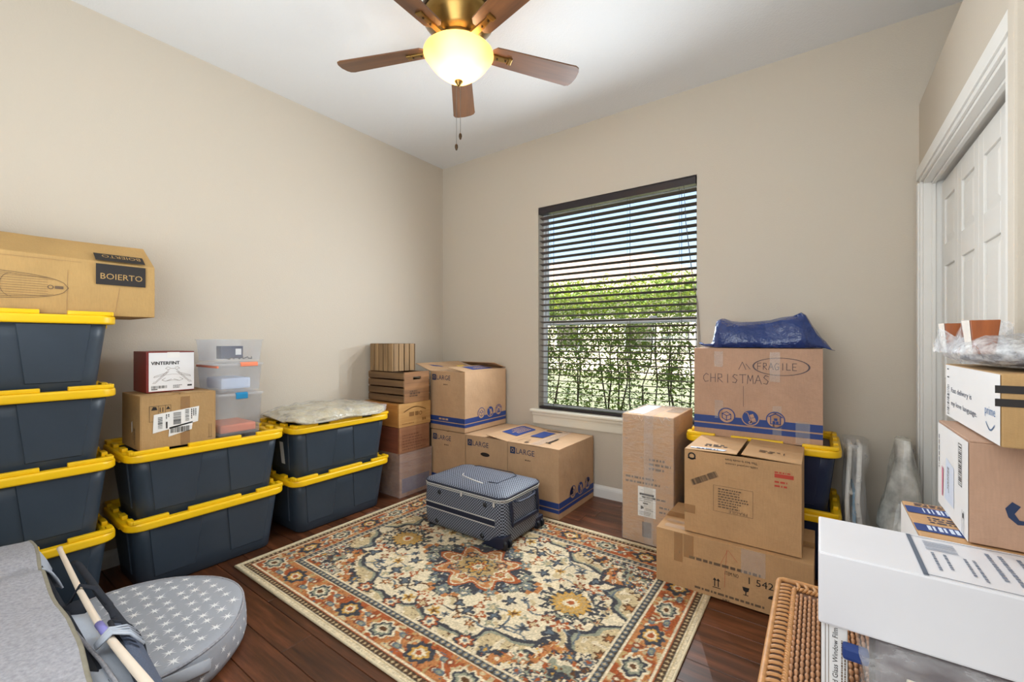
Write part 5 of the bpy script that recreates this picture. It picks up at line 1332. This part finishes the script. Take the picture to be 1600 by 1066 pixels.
# ------------------------------------------------------------------ pile of boxes at the right
ZW0, ZW1 = .660, .795
def right_pile():
    ht = HZ + .0025
    # window film box standing under the long white box
    b = (3.050, 3.090, -2.058, -1.885, ht, ZW0 - .001)
    t, F = carton('window_film_box', 'white box printed Stained Glass Window Film below the long white box', b, 'white', None)
    f = F['front']; f.text('Stained Glass Window Film', (.0250, .118), .0082, .132, PI / 2).out('printed_title', 'ink', 'printed words Stained Glass Window Film')
    f.greek(.030, .01, .044, .23, 3, .0022, 7, True).out('small_print', 'inkfade'); f.line([(.006, 0), (.006, .255)], .0008).line([(.011, 0), (.011, .255)], .0008).out('fold_line', 'inkfade')
    # clear bag of odds and ends
    t = thing('clear_bag', (3.30, -2.17, ht), 'clear plastic bag of odds and ends on the wicker chest', 'plastic bag')
    MB().box(3.080, 3.118, -2.105, -2.085, ht + .222, ht + .247).build('blue_packet', 'blue', t, bevel=.006)
    MB().box(3.165, 3.195, -2.20, -2.10, ht + .012, ht + .225).build('cream_stick', 'cream', t, bevel=.004)
    MB().box(3.25, 3.33, -2.22, -2.10, ht + .012, ht + .19).build('cream_packet', 'cream', t, bevel=.015)
    MB().box(3.34, 3.40, -2.21, -2.10, ht + .012, ht + .15).build('red_packet', 'red', t, bevel=.012)
    MB().box(3.13, 3.44, -2.045, -1.905, ht + .004, ZW0 - .003).build('dark_packet', M('plum_packet', '#5b4a50', .6, .3, 14), t, bevel=.016, seg=3)
    def fn(u, v):
        a = 2 * PI * u; c, q = math.cos(a), math.sin(a); k = (1 - .62 * v ** 2.5)
        x = 3.280 + .182 * math.copysign(abs(c) ** .7, c) * (1 - .04 * v); y = -2.08 + .185 * math.copysign(abs(q) ** .7, q) * (1 - .25 * v ** 2.5)
        z = ht + .001 + .252 * v; s = (v > .02)
        return (x + s * .018 * nz((x, y, z), 11, 3), min(y + s * .030 * nz((x, y, z), 13, 1) - s * .010 * abs(nz((x, y, z), 30, 1)), -1.895), z)
    blob(fn, 44, 22).build('bag_film', 'clearbag', t, smooth=True)
    # long white box
    b = (3.045, 3.620, -2.070, -1.868, ZW0, ZW1)
    t, F = carton('long_white_box', 'long glossy white box with printed label on its lid', b, 'whitebox', None, bevel=.004)
    f = F['top']; f.line([(.150, .004), (.150, .190)], .007).line([(.150, .188), (.57, .188)], .0018).line([(.150, .006), (.57, .006)], .0018).out('label_frame', M('label_grey', '#5f6878', .6))
    f.bars(.168, .125, .212, .175, 12, False, 3).out('barcode', M('label_pale_print', '#aab0bd', .6))
    for k, (xa, xb, h_) in enumerate(((.172, .205, .0042), (.215, .238, .0042), (.252, .285, .0058), (.292, .326, .0058), (.345, .372, .0058), (.385, .45, .0085))):
        f.greek(xa, .02, xb, .115 if k < 2 else .165, 2, h_, 10 + k, True)
    f.out('label_print', M('label_print_grey', '#7c8494', .6))
    # shipping box behind it
    b = (3.215, 3.440, -1.862, -1.622, ht, .793)
    t, F = carton('small_shipping_box', 'small shipping box with blue tape prints behind the long white box', b, 'card4', None)
    f = F['left']; f.rect(0.0, .0, .24, .388).out('white_panel', 'white')
    f = F['top']; f.each('blue_tape', 'blue', [(.0, .15, .225, .20), (.0, .03, .225, .075)], 'printed blue tape'); f.new(.0006).bars(.03, .16, .10, .192, 9, True, 4).bars(.02, .04, .14, .068, 14, True, 5).out('tape_print', 'paperblue'); f.new().greek(.03, .095, .14, .14, 3, .006, 7).greek(.02, .21, .12, .235, 2, .006, 8).out('small_print', 'dkblue')
    # parcel with the curved arrow
    b = (3.287, 3.660, -1.858, -1.593, .7965, 1.000)
    t, F = carton('parcel', 'brown parcel with curved arrow and white taped side, second from top', b, 'cardpink', [('-x', .185, .5), ('+x', .185, .5)])
    f = F['left']; f.rect(0, 0, .265, .197).out('white_panel', 'white')
    f.new(.0006).bars(.196, .100, .216, .178, 18, False, 3).line([(.193, .096), (.219, .096), (.219, .182), (.193, .182), (.193, .096)], .0018).rect(.225, .035, .232, .045).line([(.222, .0), (.222, .05)], .0015).line([(.235, .0), (.235, .05)], .0015).greek(.012, .075, .020, .17, 1, .005, 5, True).out('barcode', 'ink')
    f.new(.0006).poly([(.07, .03), (.155, .03), (.155, .118), (.085, .128)]).out('mailing_label', 'paperblue', 'pale mailing label'); f.new(.0012).greek(.10, .05, .12, .11, 2, .003, 5, True).out('label_print', 'inkfade'); f.new(.0012).poly([(.045, .03), (.055, .03), (.060, .095), (.045, .10)]).out('pink_stamp', 'pink')
    f = F['front']
    arc = [(.062 + .30 * s, .066 - .018 * math.sin(PI * min(1, s * 1.1))) for s in [i / 16 for i in range(17)]]
    f.poly([(.057, .092), (.068, .085), (.060, .070), (.066, .059), (.088, .058), (.092, .054), (.064, .050), (.052, .062), (.048, .078)])
    f.poly([(.072, .072), (.085, .078), (.12, .083), (.17, .083), (.24, .074), (.30, .056), (.30, .048), (.24, .062), (.17, .071), (.12, .071), (.088, .067)]).out('curved_arrow', 'dkblue', 'printed curved arrow')
    f.rect(.105, .0, .25, .050).out('video_label', 'dkblue', 'dark blue printed label'); f.new(.0006).text('video', (.111, .011), .0115, .045).rect(.118, .002, .14, .0045).rect(.118, .041, .135, .0435).out('label_lettering', 'paper', 'printed word video'); f.new(.0006).rect(.108, .105, .165, .199).out('tape_strip', 'tape', 'clear packing tape')
    f = F['top']; f.new(.002).greek(.03, .03, .10, .22, 3, .012, 6, True).out('printed_tape', 'inkfade')
    # parcel with tape stripes on top
    b = (3.314, 3.720, -1.927, -1.502, 1.0015, 1.135)
    t, F = carton('parcel', 'white sided parcel printed prime, topmost box under the bubble wrap', b, 'card2', None)
    f = F['left']; w = .425; h = .1335
    f.rect(.012, .002, w, h - .002).out('white_panel', 'white')
    f.new(.0006).text('Fast delivery is', (.070, .062), .0155, .175).out('printed_slogan', 'dkblue', 'printed words Fast delivery is'); f.text('my love language.', (.070, .030), .0155, .215).out('printed_slogan', 'dkblue', 'printed words my love language.')
    f.text('prime', (.338, .045), .021, .062).line([(.345 + .05 * i / 10, .034 - .012 * math.sin(PI * i / 10)) for i in range(11)], .003).out('printed_logo', M('soft_blue_ink', '#5d7fae', .6), 'printed word prime over a smile')
    f.bars(.030, .008, .050, .085, 18, False, 7).rect(.030, .10, .05, .103).rect(.030, .12, .046, .123).out('barcode', 'ink')
    f = F['front']; f.each('tape_stripe', 'ink', [(-.008, .098, .055, .112), (-.008, .074, .055, .088)], 'dark tape stripe')
    f.poly([(.078, .05), (.092, .04), (.13, .03), (.13, .022), (.09, .032), (.076, .046)]).out('curved_arrow', 'dkblue')
    # bubble wrapped stool, legs up
    t = thing('bubble_wrapped_stool', (3.5, -1.7, 1.1365), 'upturned stool with walnut legs in bubble wrap on the top parcel', 'stool')
    z0 = 1.1365
    def leg(x, y, h, lx=0, ly=0, w=.019, wrapped=False):
        a = w; bq = w * .72
        l = MB().hexa([(x - bq, y - bq, z0 + .03), (x + bq, y - bq, z0 + .03), (x + bq, y + bq, z0 + .03), (x - bq, y + bq, z0 + .03)], [(x + lx - a, y + ly - a, z0 + h), (x + lx + a, y + ly - a, z0 + h), (x + lx + a, y + ly + a, z0 + h), (x + lx - a, y + ly + a, z0 + h)]).build('leg', 'cloth_leg', t, bevel=.002)
        MB().hexa([(x - bq - .0035, y - bq - .001, z0 + .03), (x - bq - .0008, y - bq - .001, z0 + .03), (x - bq - .0008, y + bq + .001, z0 + .03), (x - bq - .0035, y + bq + .001, z0 + .03)], [(x + lx - a - .0035, y + ly - a - .001, z0 + h), (x + lx - a - .0008, y + ly - a - .001, z0 + h), (x + lx - a - .0008, y + ly + a + .001, z0 + h), (x + lx - a - .0035, y + ly + a + .001, z0 + h)]).build('leg_edge', 'legedge', l)
    leg(3.314, -1.60, .100, .0, .0, .022); leg(3.319, -1.79, .100, .0, .0, .022); leg(3.60, -1.60, .10, 0, 0, .022); leg(3.60, -1.79, .10, 0, 0, .022)
    def seat(u, v):
        a = 2 * PI * u; c, q = math.cos(a), math.sin(a); ph = (v - .5) * PI; k = math.cos(ph) ** .3 if 0 < v < 1 else 0
        return (3.50 + .185 * k * math.copysign(abs(c) ** .45, c), -1.725 + .185 * k * math.copysign(abs(q) ** .45, q), z0 + .004 + .030 * (math.sin(ph) + 1) / 2)
    blob(seat, 40, 14).build('seat', 'greyfoam', t, smooth=True)
    def wrap(u, v):
        a = 2 * PI * u; c, q = math.cos(a), math.sin(a); ph = (v - .5) * PI; k = max(.0, math.cos(ph)) ** .28 if 0 < v < 1 else 0
        x = 3.50 + .215 * k * math.copysign(abs(c) ** .5, c); y = -1.715 + .205 * k * math.copysign(abs(q) ** .5, q)
        z = z0 + .002 + (.046 + .022 * max(0, -c)) * (math.sin(ph) + 1) / 2
        s = v > .2
        x += s * .012 * nz((x, y, z), 14, 2); y += s * .012 * nz((x, y, z), 14, 7); z += s * .009 * nz((x, y, 0), 18)
        # rows of bubbles
        z += s * .0028 * max(0, math.sin(x * 240) * math.sin(y * 240)); x -= (.2 < v < .8) * .0028 * max(0, math.sin(z * 240) * math.sin(y * 240))
        return (x, max(y, -1.93), max(z, z0 + .001))
    blob(wrap, 170, 46).build('bubble_wrap', 'bubble', t, smooth=True)
    # loose sleeves of bubble wrap round the legs
    for (x, y, r, h) in ((3.340, -1.70, .066, .066), (3.312, -1.585, .048, .052)):
        def sl(u, v):
            a = 2 * PI * u; k = r * (1 - .12 * v) * (1 + .12 * math.sin(5 * a + 3 * v)); return (x + .62 * k * math.cos(a), y + 1.5 * k * math.sin(a), z0 + .03 + h * v * (.85 + .25 * math.sin(a * 2 + 1)))
        rg = [[sl(i / 48, j / 14) for i in range(48)] for j in range(15)]; m = MB(); m.loft(rg, False, False); m.build('bubble_wrap', 'bubble', t, smooth=True)
right_pile()

# ------------------------------------------------------------------ round star bag and canvas bag, near left
def star_bag():
    cx, cy, R, h = .975, -2.620, .378, .130
    t = thing('round_bag', (cx, cy, 0), 'round grey bag with white star print lying on the floor', 'bag')
    def outline(k):
        # round on the far side, flatter where it tucks under the canvas
        p = []
        for i in range(56):
            a = 2 * PI * i / 56; x, y = math.cos(a), math.sin(a)
            if y < -.42: y = -.42 - (abs(y) - .42) * .08
            p.append((cx + R * k * x * (1 + .012 * math.sin(3 * a)), cy + R * k * y * (1 + .012 * math.sin(4 * a + 1))))
        return p
    m = MB(); rg = []
    for k, z in ((.90, .002), (.99, .010), (1.012, .04), (1.008, .08), (.995, .112), (.985, .124)):
        rg.append([(x + .006 * nz((x, y, z), 9), y + .006 * nz((x, y, z), 9, 3), z if z < .01 else z + .004 * nz((x, y, z), 7, 2)) for x, y in outline(k)])
    tops = []
    for k, z in ((.97, .130), (.90, .134), (.75, .134), (.55, .131), (.3, .128), (.05, .127)):
        tops.append([(x, y, z + .006 * nz((x, y, 0), 5, 9)) for x, y in outline(k)])
    m.loft(rg + tops); bo = m.build('bag_body', 'starfab', t, smooth=True)
    from mathutils.bvhtree import BVHTree
    bv = BVHTree.FromPolygons([Vector(p) for p in m.v], m.f)
    def stick(mb):
        out = []
        for p in mb.v:
            c, n, i, dd = bv.find_nearest(Vector(p)); n = n if n.dot(Vector(p) - Vector((cx, cy, .06))) > 0 else -n; out.append(tuple(c + n * .0012))
        mb.v = out
    MB().tube([(x, y, .127 + .003 * nz((x, y, 0), 7)) for x, y in outline(.988)], .0045, 6, closed=True).build('piping', 'canvas', t, smooth=True)
    # printed stars, eight thin points each, scattered on a slanted lattice
    def top_z(x, y):
        return .137 + .006 * nz((x, y, 0), 5, 9)
    r = random.Random(2); s = MB(); st = .062
    for i in range(-8, 9):
        for j in range(-8, 9):
            x = cx + (i + .5 * (j % 2)) * st + r.uniform(-.008, .008); y = cy + j * st * .82 + r.uniform(-.006, .006)
            if math.hypot(x - cx, y - cy) > R * .93 or y < cy - R * .40: continue
            n = 8; a0 = r.uniform(0, 1); rr = r.uniform(.024, .029); z = top_z(x, y) + .0022; k = math.hypot(x - cx, y - cy) / R
            if k > .86: z -= .004 * (k - .86) / .1
            for q in range(n):
                a = a0 + 2 * PI * q / n; u = (math.cos(a), math.sin(a)); v = (-u[1], u[0]); l = rr * (1 if q % 2 == 0 else .72)
                s.add([(x - v[0] * .0034, y - v[1] * .0034, z), (x + u[0] * l, y + u[1] * l, z), (x + v[0] * .0034, y + v[1] * .0034, z)], [(0, 1, 2)])
    stick(s); o = s.build('star_print', 'star', t, fixn=False); o['kind'] = 'stuff'
    s = MB()
    for a in [x * .155 for x in range(-4, 9)]:
        for zz in (.045, .085):
            aa = a + (.08 if zz > .06 else 0); ex = 1.010; px, py = cx + R * ex * math.cos(aa), cy + R * ex * math.sin(aa) * 1.0
            if aa < -.4: continue
            tx = (-math.sin(aa), math.cos(aa)); off = (.007 * math.cos(aa), .007 * math.sin(aa))
            for q in range(8):
                b = 2 * PI * q / 8 + aa; l = .016 * (1 if q % 2 == 0 else .7); w = .002
                s.add([(px + off[0] - tx[0] * math.sin(b) * w, py + off[1] - tx[1] * math.sin(b) * w, zz + math.cos(b) * w), (px + off[0] + tx[0] * math.cos(b) * l, py + off[1] + tx[1] * math.cos(b) * l, zz + math.sin(b) * l), (px + off[0] + tx[0] * math.sin(b) * w, py + off[1] + tx[1] * math.sin(b) * w, zz - math.cos(b) * w)], [(0, 1, 2)])
    stick(s); o = s.build('star_print', 'star', t, fixn=False); o['kind'] = 'stuff'
    # carrying strap over the front
    p = [(1.330, -2.475, .075), (1.372, -2.49, .100), (1.395, -2.53, .118), (1.392, -2.58, .120), (1.365, -2.63, .110), (1.335, -2.67, .085)]
    MB().tube(p, .020, 8, flat=(.35, 1)).build('strap', 'starfab', t, smooth=True)
star_bag()

def canvas_bag():
    t = thing('canvas_bag', (1.25, -3.05, 0), 'grey canvas carry bag with pale pole and webbing at lower left', 'bag')
    x0, x1, y0, y1, h = .625, 1.90, -3.34, -2.852, .437
    def fn(u, v):
        a = 2 * PI * u; c, q = math.cos(a), math.sin(a); ex = .25
        x = (x0 + x1) / 2 + (x1 - x0) / 2 * math.copysign(abs(c) ** ex, c); y = (y0 + y1) / 2 + (y1 - y0) / 2 * math.copysign(abs(q) ** ex, q)
        z = .002 + (h - .002) * v; s = v > .02
        return (x + s * .012 * nz((x, y, z), 5), y + s * .010 * nz((x, y, z), 5, 4), z)
    blob(fn, 56, 14).build('bag_body', 'canvas', t, smooth=True)
    # top flap sheet, its far edge sagging between folds
    edge = [(.612, -2.826), (.66, -2.818), (.74, -2.815), (.96, -2.828), (1.10, -2.833), (1.24, -2.838), (1.41, -2.833), (1.61, -2.840), (1.72, -2.848), (1.92, -2.86)]
    def ez(x): return .452 - .014 * math.exp(-((x - .90) / .07) ** 2) + .006 * math.sin(9 * x)
    def ey(x):
        for (a, b), (c, d) in zip(edge, edge[1:]):
            if a <= x <= c: return b + (d - b) * (x - a) / (c - a)
        return edge[-1][1]
    m = MB(); nx, ny = 70, 26; V = []; F = []
    for j in range(ny + 1):
        for i in range(nx + 1):
            x = .612 + (1.92 - .612) * i / nx; ye = ey(x); y = ye + (-3.34 - ye) * j / ny
            z = ez(x) + .012 * math.sin(PI * j / ny) + .007 * nz((x, y, 0), 6) + .003 * nz((x, y, 0), 22) - .018 * math.exp(-((x - .92) / .05) ** 2) * math.exp(-j / 8) - (.02 * (1 - i / 2) if i < 2 else 0)
            V.append((x, y, z))
    for j in range(ny):
        for i in range(nx):
            q = j * (nx + 1) + i; F.append((q, q + 1, q + nx + 2, q + nx + 1))
    top = [v for v in V]; m.add(top + [(a, b, c - .006) for a, b, c in V], F + [tuple(k + len(V) for k in reversed(f)) for f in F])
    m.build('top_flap', 'canvas', t, smooth=True)
    MB().tube([(V[i][0], V[i][1] + .001, V[i][2] - .004) for i in range(nx + 1)], .007, 8, flat=(1, .7)).build('edge_binding', 'bind', t, smooth=True)
    MB().tube([(V[j * (nx + 1)][0] - .002, V[j * (nx + 1)][1], V[j * (nx + 1)][2] - .002) for j in range(ny + 1)], .007, 8).build('edge_binding', 'bind', t, smooth=True)
    # solid dark block put in as the shade between flap and side wall
    MB().box(.66, 1.88, -2.852, -2.800, .02, .395).build('hollow_shade', 'darkfab', t, bevel=.01)
    # pale side wall, far piece and near piece
    def sheet(name, mat, rows, th=.006):
        n = len(rows[0]); mm = MB(); vv = [p for r in rows for p in r]; f = [(j * n + i, j * n + i + 1, (j + 1) * n + i + 1, (j + 1) * n + i) for j in range(len(rows) - 1) for i in range(n - 1)]
        mm.add(vv, f); o = mm.build(name, mat, t, smooth=True); s = o.modifiers.new('th', 'SOLIDIFY'); s.thickness = th; return o
    rows = []
    for k in range(5):
        s = k / 4; rows.append([(.63 + .035 * i + .02 * s, -2.822 + .048 * s + .006 * math.sin(i), .418 - .02 * s ** 2 - .06 * s * s + .008 * math.sin(i * .9)) for i in range(9)])
    sheet('side_wall', 'canvasb', rows)
    rows = []
    for k in range(7):
        s = k / 6; rows.append([(1.20 + .09 * i, -2.828 + .088 * min(1, s * 1.4) + .008 * nz((i, k, 0), .9), .395 - .03 * s - .34 * max(0, s - .62) ** 1.2 + .014 * nz((i, k, 2), .7)) for i in range(9)])
    sheet('side_wall', 'canvasb', rows)
    MB().tube([(1.21, -2.83, .40), (1.42, -2.815, .405), (1.62, -2.80, .402), (1.90, -2.79, .395)], .0045, 6).build('seam', 'canvas', t, smooth=True)
    # pole, webbing, mesh pocket
    MB().tube([(.800, -2.760, .440), (.815, -2.761, .438), (1.216, -2.775, .432), (1.465, -2.779, .428), (1.60, -2.774, .425), (1.86, -2.760, .415)], [.0085, .0072, .0078, .0080, .0092, .0105], 10).build('pole', 'palewood', t, smooth=True)
    MB().tube([(1.462, -2.779, .428), (1.54, -2.776, .4265)], .0092, 10).build('violet_band', 'violet', t, smooth=True)
    MB().tube([(.885, -2.738, .405), (.93, -2.733, .41), (1.10, -2.731, .405), (1.25, -2.731, .402), (1.443, -2.728, .398), (1.50, -2.722, .395)], .0085, 8, flat=(1.2, .7)).build('webbing', 'darkfab', t, smooth=True)
    MB().tube([(1.20, -2.80, .39), (1.215, -2.775, .45), (1.23, -2.742, .43), (1.32, -2.728, .404), (1.40, -2.735, .40)], .0055, 8, flat=(1.4, .7)).build('webbing_loop', 'darkfab', t, smooth=True)
    MB().tube([(1.15, -2.795, .36), (1.22, -2.785, .375), (1.27, -2.78, .36)], [.02, .034, .02], 10).build('webbing_roll', 'darkfab', t, smooth=True)
    for k in range(4): MB().tube([(1.535 + .006 * k, -2.80, .412), (1.540 + .010 * k, -2.772, .444), (1.53 + .016 * k, -2.740, .428), (1.50 + .03 * k, -2.715, .392)], .0065, 6, flat=(1.3, .6)).build('tie_strap', 'canvasb', t, smooth=True)
    rows = []
    for k in range(7):
        s = k / 6; rows.append([(1.44 + .052 * i + .05 * s, -2.752 + .070 * math.sin(PI * .55 * s) - .003 * i, .412 - .03 * s - .16 * s * s) for i in range(8)])
    sheet('mesh_pocket', 'meshfab', rows, .005)
    for e in (0, 6): MB().tube([rows[e][i] for i in range(8)], .006, 6).build('pocket_binding', 'darkfab', t, smooth=True)
    MB().tube([rows[k][0] for k in range(7)], .006, 6).build('pocket_binding', 'darkfab', t, smooth=True)
canvas_bag()
